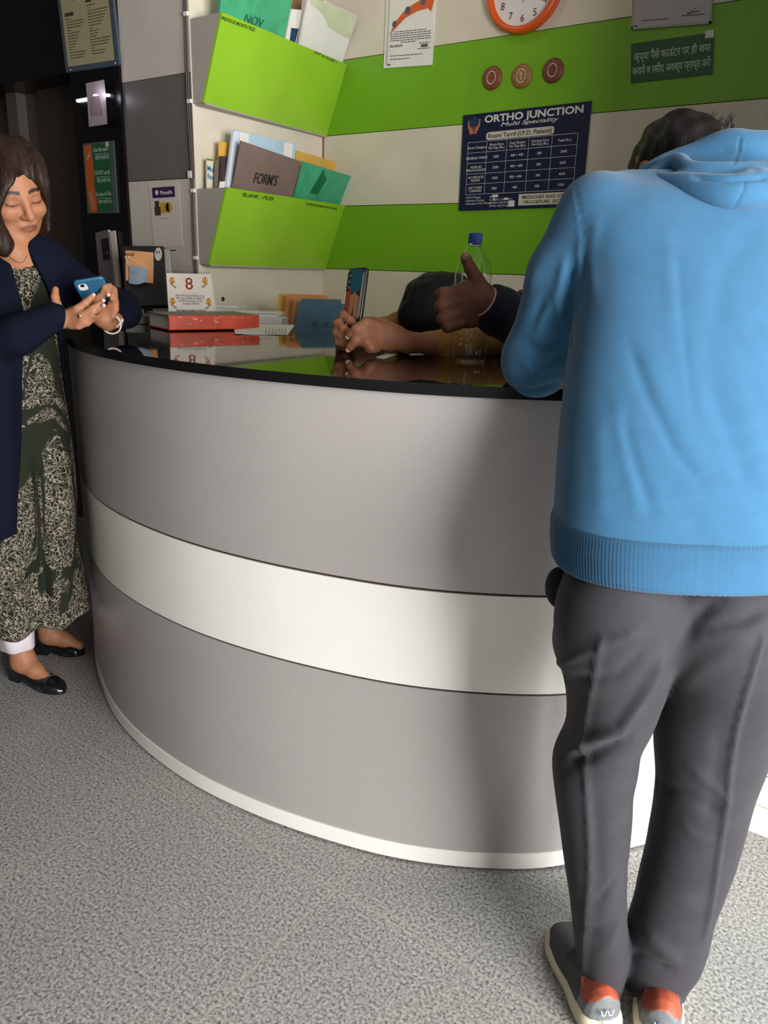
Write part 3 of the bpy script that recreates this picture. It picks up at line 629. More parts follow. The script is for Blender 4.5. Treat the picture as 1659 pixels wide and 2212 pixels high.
# lift call panel
cp = thing('lift_call_panel', 'silver lift call panel with a dark display on the black jamb', 'call panel', tuple(J(232, 570)))
b = MB(); ca = [J(211, 503), J(241, 495), J(256, 632), J(224, 640)]
b.slab([p+V(0, -.016, 0) for p in ca], V(0, -1, 0), 0.016); cpb = b.build('plate', mat('call_panel_metal', (0.26, 0.23, 0.25), 0.35, 0.7), cp, bevel=0.005)
MB().slab([J(237, 500, .018), J(246, 498, .018), J(260, 628, .018), J(250, 630, .018)], V(0.4, -1, 0), 0.016).build('polished_edge', mat('polished_steel', (0.66, 0.60, 0.50), 0.3, 0.25), cp)
MB().slab([J(218, 517, .0175), J(234, 514, .0175), J(238, 560, .0175), J(223, 563, .0175)], V(0, -1, 0), 0.003).build('display', mat('display_black', (0.006, 0.004, 0.004), 0.1), cp)
MB().lathe(J(231, 546, .0178), [(0.006, 0), (0.006, 0.002), (0.0001, 0.002)], 16, axes=ax).build('button', mat('button_grey', (0.06, 0.05, 0.05), 0.3), cp)
# blue poster on the partition at the right edge
a = PY(1652, 1640, 1.8875)
sg, uv = board('wall_poster', 'bright blue poster on the white partition at the right edge', 'poster', (-0.083, 0, 1.0), (0.35, 0, 1.0), (-0.083, 0, 0.315), 1.8875, mat('cyan_print', (0.10, 0.45, 0.56), 0.4), 0.002)
m = MB(); q(m, uv, 0, 0.945, 1, 1.0); m.build('lower_band', mat('blue_band', (0.06, 0.28, 0.42), 0.4), sg)
# two unseen round downlights, added as a weak warm fill
for i, (x, y, lb) in enumerate(((-1.75, 2.35, 'added warm fill downlight in the unseen ceiling over the file pockets'), (-1.6, 0.6, 'added fill downlight in the unseen ceiling in front of the counter'))):
    t = thing('fill_downlight', lb, 'added fill lamp', (x, y, 2.849))
    MB().lathe((x, y, 2.849), [(0.06, -0.002), (0.085, -0.008), (0.09, 0.0)], 28).build('rim', m_white, t)
    dm = mat('fill_downlight_lens', (1, 1, 1), 0.4); bsdf(dm).inputs['Emission Color'].default_value = (1, 0.85, 0.66, 1); bsdf(dm).inputs['Emission Strength'].default_value = 6.0
    MB().disc((x, y, 2.845), V(0, 0, -1), 0.062, 28, xa=V(1, 0, 0)).build('lens', dm, t)
    l = bpy.data.lights.new('lamp', 'AREA'); l.shape = 'DISK'; l.size = 0.12; l.energy = (1.2, 1.2)[i]; l.color = (1, 0.84, 0.62)
    lo = bpy.data.objects.new('lamp', l); COL.objects.link(lo); lo.parent = t; lo.location = (0, 0, -0.012)

# ================================================================ things on the counter
ZT = 1.1213
# red register book, spine to the front, on the worktop
a, b_ = PZ(366, 716, ZT), PZ(561, 713, ZT)
a[2] = b_[2] = ZT+0.003
xd = unit(b_-a); yd = unit(np.cross(V(0, 0, 1), xd)); Lb = np.linalg.norm(b_-a); hb = 0.046; wb = 0.21
t = thing('register_book', 'thick worn red register book lying on the worktop, spine to the front', 'book', tuple(a+xd*Lb/2))
m_red = noise_mat('worn_red_cloth', (0.48, 0.055, 0.025), var=0.25, scale=22, rough=0.45)
R3 = np.array([xd, yd, V(0, 0, 1)])
def bb(m, x0, x1, y0, y1, z0, z1, mi=0, bev=0.0): return m.obox(a+xd*(x0+x1)/2+yd*(y0+y1)/2+V(0, 0, (z0+z1)/2), (x1-x0, y1-y0, z1-z0), R3, mi, bev)
m = MB(); bb(m, 0, Lb, 0.0, 0.010, 0, hb, bev=0.004); m.build('spine', m_red, t)
m = MB(); bb(m, 0, Lb, 0.004, wb, hb-0.003, hb); m.build('front_cover', mat('faded_grey_cover', (0.20, 0.17, 0.15), 0.5), t)
m = MB(); bb(m, 0, Lb, 0.004, wb, 0.0, 0.003); m.build('back_cover', m_red, t)
m = MB(); bb(m, 0.006, Lb-0.006, 0.01, wb-0.006, 0.003, hb-0.003); m.build('page_block', m_paper, t)
m = MB()
for k in range(16):
    x = random.uniform(0.005, Lb-0.02); z = random.choice([random.uniform(0.036, 0.042), random.uniform(0.004, 0.04)])
    wv = random.uniform(0.002, 0.016); bb(m, x, x+wv, -0.0006, 0.0002, z, z+random.uniform(0.0008, 0.002))
m.build('scuffs', mat('scuffed_white', (0.7, 0.5, 0.42), 0.6), t)
# dark green file box behind the book's left end
c = PZ(338, 700, ZT)
m = MB(); ax3 = np.array([[0.62, 0.78, 0], [-0.78, 0.62, 0], [0, 0, 1]])
t2 = tag(m.obox(PZ(345, 703, ZT)+V(-0.14, 0.03, 0.0145), (0.10, 0.16, 0.029), ax3, 0, 0.003).build('case', noise_mat('olive_cover', (0.055, 0.05, 0.035), scale=20, rough=0.45), loc=tuple(PZ(345, 703, ZT))), 'flat dark olive case lying left of the red register book', 'case')
# desk calendar
fc = unit(V(*(CAM-P(415, 640, 2.78))[:2], 0)); D0 = 2.78
tl, tr, bl = P(359, 590, D0), P(455, 592, D0), P(364, 667, D0); br = P(462, 668, D0)
t = thing('desk_calendar', 'white spiral desk calendar showing a red 8, standing behind the red book', 'calendar', tuple((bl+br)/2*V(1, 1, 0)+V(0, 0, ZT)))
dn = unit(bl-tl); n = unit(np.cross(tr-tl, bl-tl)); n = n if n@(CAM-tl) > 0 else -n
bl2, br2 = bl+dn*(tl[2]-ZT-0.002-(tl[2]-bl[2])), br+dn*(tl[2]-ZT-0.002-(tl[2]-bl[2]))
bl2[2] = br2[2] = ZT+0.001
back = -n*V(1, 1, 0)*0.07
MB().slab([tl-n*.001, tr-n*.001, br2, bl2][::-1], -n, 0.002).build('front_board', m_paper, t)
MB().slab([tl-n*.004, tr-n*.004, br2+back, bl2+back], -n, 0.002).build('back_board', m_paper, t)
pg = MB().slab([tl+n*.001, tr+n*.001, br+n*.002, bl+n*.002][::-1], n, 0.001).build('page', noise_mat('calendar_page', (0.74, 0.69, 0.62), var=0.05, scale=9, rough=0.5), t)
def cuv(u, v, lift=0.0016): return (tl*(1-u)+tr*u)*(1-v)+(bl*(1-u)+br*u)*v+n*(lift+0.001*v)
cuv.x = unit(tr-tl); cuv.y = -dn; cuv.w = np.linalg.norm(tr-tl); cuv.h = np.linalg.norm(bl-tl)
m = MB(); wr(m, cuv, '8', 0.50, 0.45, 0.47, None, al='C', bold=0.005, lift=0.0022); m.build('numeral', mat('deep_red_print', (0.30, 0.03, 0.01), 0.5), pg)
m = MB()
for k, s in enumerate(('हिम्मत कीजिए बहादुर है जिसकी जय, दया रहे', 'विजया बहादुर है जिसकी जय, कीर्ति दूर रहे', 'करनी होय बड़ा कही बढ़कर, रहो उसके', '...बड़ा बहादुर है जिसकी जय')): wr(m, cuv, s, 0.5, 0.66+0.075*k, 0.075, (0.66, 0.64, 0.54, 0.40)[k], al='C', lift=0.0022)
wr(m, cuv, '\u2014\u2014\u2014  \u2022  \u2014\u2014\u2014', 0.5, 0.565, 0.05, 0.40, al='C', lift=0.0022)
m.build('verse_lettering', mat('violet_print', (0.12, 0.10, 0.22), 0.5), pg)
m = MB()
for u0, v0, sg_ in ((0.13, 0.20, 1), (0.86, 0.18, -1), (0.11, 0.78, 1), (0.90, 0.78, -1)):
    for k in range(7):
        an = k*0.9; r0 = 0.0075-0.0006*k
        m.disc(cuv(u0+sg_*0.035*math.cos(an)*(k > 0), v0+0.055*math.sin(an)*(k > 0), 0.0022+0.0001*k), n, r0, 9, k % 3)
    for k in range(4): m.disc(cuv(u0+sg_*0.03*(k-1), v0+0.11+0.03*k, 0.0022), n, 0.004, 7, 2+(k % 2), ru=0.0025)
m.build('flower_print', [mat('rose_print', (0.60, 0.28, 0.08), 0.5), mat('amber_flower', (0.65, 0.38, 0.08), 0.5), mat('rust_flower', (0.45, 0.14, 0.03), 0.5), mat('leaf_print', (0.2, 0.22, 0.06), 0.5)], pg)
fb = MB().slab([bl+n*.0005+dn*0.001, br+n*.0005+dn*0.001, br+dn*0.012+n*.0005, bl+dn*0.012+n*.0005][::-1], n, 0.001).build('sponsor_strip', m_paper, t)
m = MB(); write(m, 'RAJIV SAMEDH PARAMEDICAL INSTITUTE', bl+(br-bl)*0.18+dn*0.0095+n*.0014, br-bl, -dn, 0.0085, width=0.66*np.linalg.norm(br-bl), bold=0.02); m.build('lettering', m_ink, fb)
m = MB()
for k in range(17):
    c = tl+(tr-tl)*(0.03+0.94*k/16); ring = [c+n*0.004*math.cos(x)+unit(tl-bl)*(0.003+0.005*math.sin(x)) for x in np.linspace(0, 2*math.pi, 9)]
    m.tube(ring, 0.0006, 4, cap=False)
m.build('spiral_binding', mat('dark_wire', (0.08, 0.06, 0.05), 0.4, 0.8), t)
# black monitor seen from behind/side with stickers
mo = thing('monitor', 'black computer monitor seen from the back at the left end of the counter', 'monitor', tuple(PZ(320, 690, ZT)*V(1, 1, 0)+V(0, 0, ZT)))
Dm = 3.02
A, B, C_, E_ = P(262, 530, Dm), P(353, 531, Dm), P(362, 660, Dm), P(270, 662, Dm)
n = unit(np.cross(B-A, E_-A)); n = n if n@(CAM-A) > 0 else -n
MB().slab([A, B, C_, E_], n, 0.045).build('back_shell', mat('black_plastic', (0.010, 0.009, 0.009), 0.4), mo, bevel=0.004)
MB().slab([P(354, 538, Dm-.01), P(366, 539, Dm-.01), P(370, 590, Dm-.01), P(357, 592, Dm-.01)], n, 0.02).build('metal_bracket', mat('bright_metal', (0.75, 0.7, 0.66), 0.22, 0.9), mo, bevel=0.002)
MB().tube([P(364, 541, Dm), P(380, 541, Dm)], 0.0025, 6).build('rod', m_black, mo)
bs = (C_+E_)/2; bs = V(bs[0], bs[1], ZT)-n*0.025*V(1, 1, 0)
MB().box(bs-V(0.012, 0.012, 0), bs+V(0.012, 0.012, 0.05)).build('stand', MATS['black_plastic'], mo)
MB().lathe(bs, [(0.0001, 0.0), (0.07, 0.0), (0.07, 0.005), (0.02, 0.009), (0.0001, 0.009)], 28).build('base', MATS['black_plastic'], mo)
m = MB(); c = P(342, 549, Dm-0.003); m.disc(c, n, 0.0145, 20, ru=0.026, xa=unit(B-A)); st = m.build('sticker', mat('sticker_grey', (0.42, 0.40, 0.38), 0.5), mo)
m = MB()
for dx, dy, r1, r2 in ((-0.005, 0.007, 0.0022, 0.005), (0.005, 0.007, 0.0022, 0.005)): m.disc(c+unit(B-A)*dx+V(0, 0, dy)+n*.0008, n, r1, 10, ru=r2, xa=unit(B-A))
m.tube([c+n*.0006+unit(B-A)*x+V(0, 0, -0.010+40*x*x) for x in np.linspace(-0.006, 0.006, 7)], 0.0009, 4); m.build('smile', m_ink, st)
# orange note pad taped to the monitor and the blue face mask hanging from it
D1 = Dm-0.008
npd = sheetlike('note_pad', 'orange note pad sheet fixed to the back of the monitor', 'note pad', [P(271, 541, D1), P(331, 545, D1), P(331, 612, D1), P(272, 606, D1)], 0.004, noise_mat('peach_paper', (0.62, 0.30, 0.13), var=0.1, scale=12, rough=0.5), wav=0.002)
m = MB(); write(m, 'NOISE', P(271, 552, D1-.006), unit(P(300, 553, 1)-P(271, 552, 1)), V(0, 0, 1), 0.014, width=0.036, bold=0.01, shear=0.2); m.build('handwriting', m_ink, npd)
m = MB()
for x in (271, 278): m.lathe(P(x, 556, D1-.006), [(0.0001, 0.003), (0.003, 0.002), (0.004, 0), (0.003, -0.002)], 10)
m.build('pin', mat('pearl_pin', (0.8, 0.75, 0.7), 0.15), npd)
D2 = D1-0.014
N_ = 12; grid = []
for i in range(N_+1):
    for j in range(N_+1):
        u, v = j/N_, i/N_
        x = (277+3*math.sin(v*3))*(1-u)+(318-1*v)*u; y = 572+u*8*(1-v)+v*(39-4*u)+5*math.sin(u*3.1)*v
        grid.append(P(x, y, D2+0.004*math.sin(v*15+u)-0.008*math.sin(u*3.14)))
fs = [(i*(N_+1)+j, i*(N_+1)+j+1, (i+1)*(N_+1)+j+1, (i+1)*(N_+1)+j) for i in range(N_) for j in range(N_)]
mk = MB().add(grid+[p-n*.002 for p in grid], fs+[tuple(k+(N_+1)**2 for k in f[::-1]) for f in fs], 0, True).build('face_mask', noise_mat('mask_blue', (0.26, 0.33, 0.42), var=0.08, scale=30, rough=0.8), loc=tuple(P(297, 612, D2)))
tag(mk, 'pale blue pleated face mask hanging over the orange note pad', 'face mask')
MB().tube(catmull([P(277, 574, D2), P(273, 560, D2), P(276, 556, D2-.004), P(300, 570, D2), P(318, 581, D2)], 6), 0.001, 5).build('ear_loop', m_white, mk)

# papers behind the book: a stack on the shelf and a loose sheet
def sheet(name, label, cat, corners, m=m_paper, t=0.002, **k): return sheetlike(name, label, cat, corners, t, m, **k)
pb = [(P(505, 672, 2.9), P(590, 672, 2.9), P(606, 690, 2.78)), ]
for i, (x0, x1, y0, y1, d0, lb) in enumerate(((440, 515, 657, 676, 3.0, 'white paper sheet lying at the top left of the paper pile'), (498, 601, 671, 684, 2.85, 'white bound papers on top of the pile behind the red book'), (510, 608, 684, 700, 2.80, 'thick white papers below the bound papers behind the red book'))):
    A = P(x0, y1, d0); B = P(x1, y1, d0-0.02); xv = unit((B-A)*V(1, 1, 0)); yv = np.cross(V(0, 0, 1), xv)
    hh = (y1-y0)/FPX*d0*0.95; L = np.linalg.norm((B-A)*V(1, 1, 0))
    m = MB(); nl = 5
    for k in range(nl): m.obox(A+xv*(L/2+random.uniform(-.004, .004))+yv*(0.052+random.uniform(-.004, .004))+V(0, 0, hh*(k+0.5)/nl), (L, 0.10, hh/nl*0.94), np.array([xv, yv, V(0, 0, 1)]))
    tag(m.build('paper_stack', m_paper, loc=tuple(A)), lb, 'papers')
A = P(512, 702, 2.80); B = P(606, 702, 2.78); xv = unit((B-A)*V(1, 1, 0)); yv = np.cross(V(0, 0, 1), xv); L = np.linalg.norm((B-A)*V(1, 1, 0)); zt_ = A[2]-0.002
m = MB(); m.obox(V(*(A+xv*L/2+yv*0.052)[:2], (0.928+zt_)/2), (L-0.01, 0.094, zt_-0.928), np.array([xv, yv, V(0, 0, 1)])); tag(m.build('paper_pile', noise_mat('stacked_paper', (0.6, 0.58, 0.54), var=0.2, scale=3, stretch=(1, 1, 120), rough=0.8), loc=(A[0], A[1], 0.928)), 'tall pile of papers on the shelf under the white bound papers', 'papers')
sh = sheetlike('printed_sheet', 'curled printed sheet with bold sideways print sticking out under the red book', 'sheet', [PZ(503, 700, ZT+.0025), P(636, 701, 2.56), PZ(622, 722, ZT+.003), PZ(508, 721, ZT+.0025)], 0.0008, m_paper, wav=0.0015)
m = MB()
for x, s in ((533, 'TEST'), (550, 'UNIT'), (565, 'CARE')):
    a0 = PZ(x, 725, ZT+.006); write(m, s, a0, PZ(x+3, 712, ZT+.006)-a0, PZ(x-8, 724.5, ZT+.006)-a0, 0.016, width=0.04, bold=0.02, lift=0.0)
for k in range(7):
    x = 573+7*k; a0 = PZ(x, 722-k*.4, ZT+.008); b0 = PZ(x+3, 710, ZT+.012); d = unit(b0-a0); s_ = unit(np.cross(d, CAM-a0))*0.0007
    m.add([a0-s_, b0-s_, b0+s_, a0+s_], [(0, 1, 2, 3)])
m.build('print', m_ink, sh)
# card folders standing on the shelf
fo = [(601, 634, 706, 640, 3.06, 'rearmost worn yellow-orange card folder standing on the back shelf', m_yel, 8), (618, 635, 708, 638, 3.02, 'second orange card folder standing on the back shelf', m_orange, 7), (634, 644, 736, 645, 2.98, 'tan card folder just behind the blue folder', noise_mat('tan_card', (0.42, 0.22, 0.10), var=0.1, scale=12, rough=0.7), 6)]
for x0, y0, x1, y1, d0, lb, mm, th in fo:
    sl = (y1-y0)/(x1-x0)
    o = sheetlike('card_folder', lb, 'folder', [P(x0+4, y0, d0), P(x1, y1, d0+.06), P(x1-10, 784, d0+.02), P(x0-14, 784, d0-.06)], 0.012, mm, wav=0.002)
    MB().slab([P(x0+1, y0+1, d0-.004), P(x0+9, y0, d0-.004), P(x0-9, 784, d0-.064), P(x0-19, 784, d0-.064)], n, 0.01).build('spine', mm, o)
bf = sheetlike('card_folder', 'blue card folder standing in front of the orange folders', 'folder', [P(649, 649, 2.90), P(752, 657, 2.96), P(744, 784, 2.90), P(618, 784, 2.84)], 0.010, m_blue, wav=0.003)
MB().slab([P(652, 645, 2.905), P(738, 648, 2.955), P(735, 664, 2.945), P(646, 662, 2.895)], n, 0.002).build('index_tab', m_blue, bf)
m = MB(); a0 = P(676, 706, 2.855); write(m, 'KS - AKL', a0, P(718, 708, 2.875)-a0, V(0, 0, 1), 0.03, width=0.07, bold=0.01, lift=0.004); m.build('handwriting', mat('faint_ink', (0.015, 0.04, 0.07), 0.6), bf)
# loose slips under the hands
for p, lb in (([PZ(812, 772, ZT), PZ(835, 764, ZT), PZ(857, 766, ZT), PZ(828, 775, ZT)], 'small white paper slip on the worktop under the hands'), ([PZ(884, 765, ZT), PZ(922, 764, ZT), PZ(923, 767, ZT), PZ(886, 768, ZT)], 'white paper edge on the worktop beside the mustard cuff')):
    tag(MB().slab([q_+V(0, 0, .0008) for q_ in p], V(0, 0, 1), 0.0008).build('paper_slip', m_paper, loc=tuple(p[0])), lb, 'paper slip')

# water bottle
c = PZ(1010, 783, ZT-0.0003); hB = 0.290
bo = thing('water_bottle', 'clear plastic water bottle with a blue cap standing on the worktop', 'bottle', tuple(c))
m_pet = mat('clear_pet', (0.93, 0.97, 0.96), 0.04, Transmission_Weight=1.0); bsdf(m_pet).inputs['IOR'].default_value = 1.25
prof = [(0.0001, 0.006), (0.02, 0.005), (0.036, 0.0), (0.0415, 0.004), (0.0435, 0.014), (0.0440, 0.035)]
for k in range(6): z = 0.045+k*0.014; prof += [(0.0440, z), (0.0428, z+0.007)]
prof += [(0.0430, 0.135), (0.0405, 0.150), (0.0425, 0.162), (0.0430, 0.178), (0.0415, 0.186), (0.0428, 0.195), (0.0415, 0.205), (0.036, 0.225), (0.0275, 0.245), (0.0165, 0.2595), (0.0140, 0.263), (0.0138, 0.272)]
NS = 40; rs = []
for r_, z in prof:
    rs.append([c+V((r_+(0.0010*math.sin(z*400+6.283*i/NS*1) if 0.04 < z < 0.13 else 0))*math.cos(6.28319*i/NS), (r_+(0.0010*math.sin(z*400+6.283*i/NS) if 0.04 < z < 0.13 else 0))*math.sin(6.28319*i/NS), z) for i in range(NS)])
inn = [[c+(p-c)*V(0.985, 0.985, 1) for p in r] for r in rs[1:][::-1]]
MB().rings(rs+inn, cap=False).build('bottle_body', m_pet, bo)
m = MB(); cz = c+V(0, 0, 0.2665); prof2 = [(0.0150, 0.002), (0.0155, 0.0), (0.0157, 0.016), (0.0152, 0.0215), (0.0135, 0.023), (0.0001, 0.023)]
NC = 60
m.rings([[cz+V((r_-(0.0004 if i % 2 and 0 < k < 3 else 0))*math.cos(6.28319*i/NC), (r_-(0.0004 if i % 2 and 0 < k < 3 else 0))*math.sin(6.28319*i/NC), z) for i in range(NC)] for k, (r_, z) in enumerate(prof2)], cap=False, smooth=False)
m.build('cap', mat('blue_cap', (0.010, 0.055, 0.30), 0.35), bo)
MB().lathe(c+V(0, 0, 0.2600), [(0.0142, 0), (0.0160, 0.001), (0.0160, 0.003), (0.0142, 0.004)], 36).build('neck_ring', m_pet, bo)

# ================================================================ people: smooth implicit surfaces meshed by surface nets
HR = unit(RR*V(1, 1, 0)); HF = unit(F*V(1, 1, 0)); UPZ = V(0, 0, 1)
class Field:
    def __init__(s, lo, hi, h):
        s.lo = np.array(lo, float); s.h = h
        s.n = np.ceil((np.array(hi)-s.lo)/h).astype(int)+1
        s.f = np.full(s.n, 0.3, np.float32)
    def _sl(s, lo, hi):
        a = np.clip(np.floor((np.asarray(lo)-s.lo)/s.h).astype(int), 0, s.n-1)
        b = np.clip(np.ceil((np.asarray(hi)-s.lo)/s.h).astype(int)+1, 1, s.n)
        if np.any(b <= a): return None, None
        sl = tuple(slice(x, y) for x, y in zip(a, b))
        g = [(s.lo[i]+s.h*np.arange(a[i], b[i])).astype(np.float32) for i in range(3)]
        return sl, (g[0][:, None, None], g[1][None, :, None], g[2][None, None, :])
    def op(s, lo, hi, fn, k=0.02, sub=False):
        sl, g = s._sl(np.asarray(lo)-k*1.2-2*s.h, np.asarray(hi)+k*1.2+2*s.h)
        if sl is None: return s
        d = fn(*g); a = s.f[sl]
        if sub: d = -d; a = -a; a2 = -s.f[sl]
        if sub:
            # smooth max(a, -d)
            x = s.f[sl]; y = -fn(*g) if False else d
            h = np.maximum(k-np.abs(x-y), 0)/max(k, 1e-6); s.f[sl] = np.maximum(x, y)+h*h*k*0.25
        else:
            h = np.maximum(k-np.abs(a-d), 0)/max(k, 1e-6); s.f[sl] = np.minimum(a, d)-h*h*k*0.25
        return s
    def cone(s, a, b, r1, r2=None, k=0.02, sub=False):
        a = np.asarray(a, float); b = np.asarray(b, float); r2 = r1 if r2 is None else r2; ab = b-a; L2 = max(ab@ab, 1e-9)
        def fn(x, y, z):
            px, py, pz = x-a[0], y-a[1], z-a[2]
            t = np.clip((px*ab[0]+py*ab[1]+pz*ab[2])/L2, 0, 1)
            return np.sqrt((px-t*ab[0])**2+(py-t*ab[1])**2+(pz-t*ab[2])**2)-(r1+(r2-r1)*t)
        r = max(r1, r2); return s.op(np.minimum(a, b)-r, np.maximum(a, b)+r, fn, k, sub)
    def chain(s, pts, rs, k=0.02):
        for i in range(len(pts)-1): s.cone(pts[i], pts[i+1], rs[i], rs[i+1], k if i == 0 else min(k, 0.012))
        return s
    def ell(s, c, r, M=np.eye(3), k=0.02, sub=False):
        """ellipsoid: rows of M are its axes"""
        c = np.asarray(c, float); r = np.asarray(r, float); M = np.asarray(M, float)
        def fn(x, y, z):
            p = [(M[i, 0]*(x-c[0])+M[i, 1]*(y-c[1])+M[i, 2]*(z-c[2])) for i in range(3)]
            k0 = np.sqrt(sum((p[i]/r[i])**2 for i in range(3))); k1 = np.sqrt(sum((p[i]/r[i]**2)**2 for i in range(3)))
            return k0*(k0-1)/np.maximum(k1, 1e-6)
        e = np.sqrt(((M*r[:, None])**2).sum(0)); return s.op(c-e, c+e, fn, k, sub)
    def stack(s, rows, k=0.03, n=2.3, ax=None, fold=None):
        """vertical limb or trunk: rows of (z, x, y, a, b); a along ax (default: HR), b across it"""
        rows = np.array(sorted(map(tuple, rows))); ax = HR if ax is None else ax; ay = np.cross(UPZ, ax)
        z0, z1 = rows[0, 0], rows[-1, 0]; e = rows[:, 3:5].max()+0.02
        zs = s.lo[2]+s.h*np.arange(s.n[2]); it = [np.interp(zs, rows[:, 0], rows[:, j]) for j in range(1, 5)]
        w_ = max(int(0.02/s.h), 1); ker = np.ones(2*w_+1)/(2*w_+1)
        it = [np.convolve(np.pad(q_, w_, 'edge'), ker, 'valid') for q_ in it]
        def fn(x, y, z):
            i = np.rint((z-s.lo[2])/s.h).astype(int)
            cx, cy, a, b = [q_[i] for q_ in it]
            u = (x-cx)*ax[0]+(y-cy)*ax[1]; v = (x-cx)*ay[0]+(y-cy)*ay[1]
            if fold is not None: a, b = fold(u/a, v/b, z, a, b)
            r = (np.abs(u/a)**n+np.abs(v/b)**n)**(1/n)
            d = (r-1)*np.minimum(a, b)
            return np.maximum(d, np.maximum(z-z1, z0-z))
        return s.op((rows[:, 1].min()-e, rows[:, 2].min()-e, z0), (rows[:, 1].max()+e, rows[:, 2].max()+e, z1), fn, k)
    def grid(s): return [s.lo[i]+s.h*np.arange(s.n[i]) for i in range(3)]
    def pix(s):
        """pixel x, y and depth of every grid point (used to trim garment edges)"""
        gx, gy, gz = s.grid(); x = (gx-CAM[0])[:, None, None]; y = (gy-CAM[1])[None, :, None]; z = (gz-CAM[2])[None, None, :]
        D = x*F[0]+y*F[1]+z*F[2]
        return (IW/2+FPX*(x*RR[0]+y*RR[1]+z*RR[2])/D).astype(np.float32), (IH/2-FPX*(x*UU[0]+y*UU[1]+z*UU[2])/D).astype(np.float32), D.astype(np.float32)
    def mesh(s):
        f = s.f; neg = f < 0; n = np.array(f.shape)
        cn = np.zeros(tuple(n-1), np.int8)
        for dx in (0, 1):
            for dy in (0, 1):
                for dz in (0, 1): cn += neg[dx:n[0]-1+dx, dy:n[1]-1+dy, dz:n[2]-1+dz]
        act = (cn > 0) & (cn < 8); I = np.argwhere(act)
        idx = np.full(tuple(n-1), -1, np.int64); idx[act] = np.arange(len(I))
        acc = np.zeros((len(I), 3)); cnt_ = np.zeros(len(I))
        corners = [(0, 0, 0), (1, 0, 0), (0, 1, 0), (1, 1, 0), (0, 0, 1), (1, 0, 1), (0, 1, 1), (1, 1, 1)]
        for a in corners:
            for ax in range(3):
                if a[ax] == 0:
                    b = list(a); b[ax] = 1
                    fa = f[I[:, 0]+a[0], I[:, 1]+a[1], I[:, 2]+a[2]]; fb = f[I[:, 0]+b[0], I[:, 1]+b[1], I[:, 2]+b[2]]
                    c = (fa < 0) != (fb < 0); t = np.where(c, fa/np.where(fa-fb == 0, 1, fa-fb), 0)
                    p = np.tile(np.array(a, float), (len(I), 1)); p[:, ax] += t
                    acc[c] += p[c]; cnt_[c] += 1
        vs = s.lo+(I+acc/cnt_[:, None])*s.h
        quads = []
        for ax in range(3):
            o = [1, 1, 1]; a_, b_ = (ax+1) % 3, (ax+2) % 3
            lo = [slice(1, n[i]-1) for i in range(3)]; hi = list(lo); lo[ax] = slice(0, n[ax]-1); hi[ax] = slice(1, n[ax])
            na, nb = neg[tuple(lo)], neg[tuple(hi)]; E = np.argwhere(na != nb)
            if not len(E): continue
            inside = na[tuple(E.T)]
            base = E.copy(); 
            for i in range(3):
                if i != ax: base[:, i] += 1
            def cell(da, db):
                c = base.copy(); c[:, a_] -= da; c[:, b_] -= db; return idx[c[:, 0], c[:, 1], c[:, 2]]
            qd = np.stack([cell(1, 1), cell(0, 1), cell(0, 0), cell(1, 0)], 1)
            qd[~inside] = qd[~inside][:, ::-1]; quads.append(qd)
        return vs, np.concatenate(quads)
def smooth_mesh(vs, q_, it=1, lam=0.5):
    for _ in range(it):
        acc = np.zeros_like(vs); c = np.zeros(len(vs))
        for i in range(4):
            a, b = q_[:, i], q_[:, (i+1) % 4]
            np.add.at(acc, a, vs[b]); np.add.at(c, a, 1); np.add.at(acc, b, vs[a]); np.add.at(c, b, 1)
        vs = vs*(1-lam)+lam*acc/c[:, None]
    return vs
def vnormals(vs, q_):
    nrm = np.cross(vs[q_[:, 2]]-vs[q_[:, 0]], vs[q_[:, 3]]-vs[q_[:, 1]]); out = np.zeros_like(vs)
    for i in range(4): np.add.at(out, q_[:, i], nrm)
    return out/np.maximum(np.linalg.norm(out, axis=1), 1e-12)[:, None]
def pixels(vs):
    d = vs-CAM; D = d@F; return IW/2+FPX*(d@RR)/D, IH/2-FPX*(d@UU)/D, D
def link_mesh(name, vs, q_, mats, parent, mi=None, colors=None, uv=None):
    me = bpy.data.meshes.new(name); off = np.array(wloc(parent)) if parent else np.zeros(3)
    me.vertices.add(len(vs)); me.vertices.foreach_set('co', (vs-off).astype(np.float32).ravel())
    me.loops.add(len(q_)*4); me.loops.foreach_set('vertex_index', q_.astype(np.int32).ravel())
    me.polygons.add(len(q_)); me.polygons.foreach_set('loop_start', (np.arange(len(q_))*4).astype(np.int32)); me.polygons.foreach_set('loop_total', np.full(len(q_), 4, np.int32))
    for m in (mats if isinstance(mats, (list, tuple)) else [mats]): me.materials.append(m)
    if mi is not None: me.polygons.foreach_set('material_index', mi.astype(np.int32))
    me.polygons.foreach_set('use_smooth', np.ones(len(q_), bool)); me.update(calc_edges=True); me.validate()
    if colors is not None:
        at = me.color_attributes.new('pigment_and_shade', 'FLOAT_COLOR', 'POINT'); at.data.foreach_set('color', np.c_[colors, np.ones(len(vs))].astype(np.float32).ravel())
    o = bpy.data.objects.new(name, me); COL.objects.link(o)
    if parent: o.parent = parent
    return o
def trim(vs, q_, keep):
    """drop faces whose corners are not all kept"""
    k = keep[q_].all(1); q2 = q_[k]; used = np.unique(q2); mp = np.full(len(vs), -1); mp[used] = np.arange(len(used)); return vs[used], mp[q2]
def seg_d(p, a, b):
    ab = b-a; t = np.clip(((p-a)@ab)/(ab@ab), 0, 1); return np.linalg.norm(p-a-t[:, None]*ab, axis=1), t
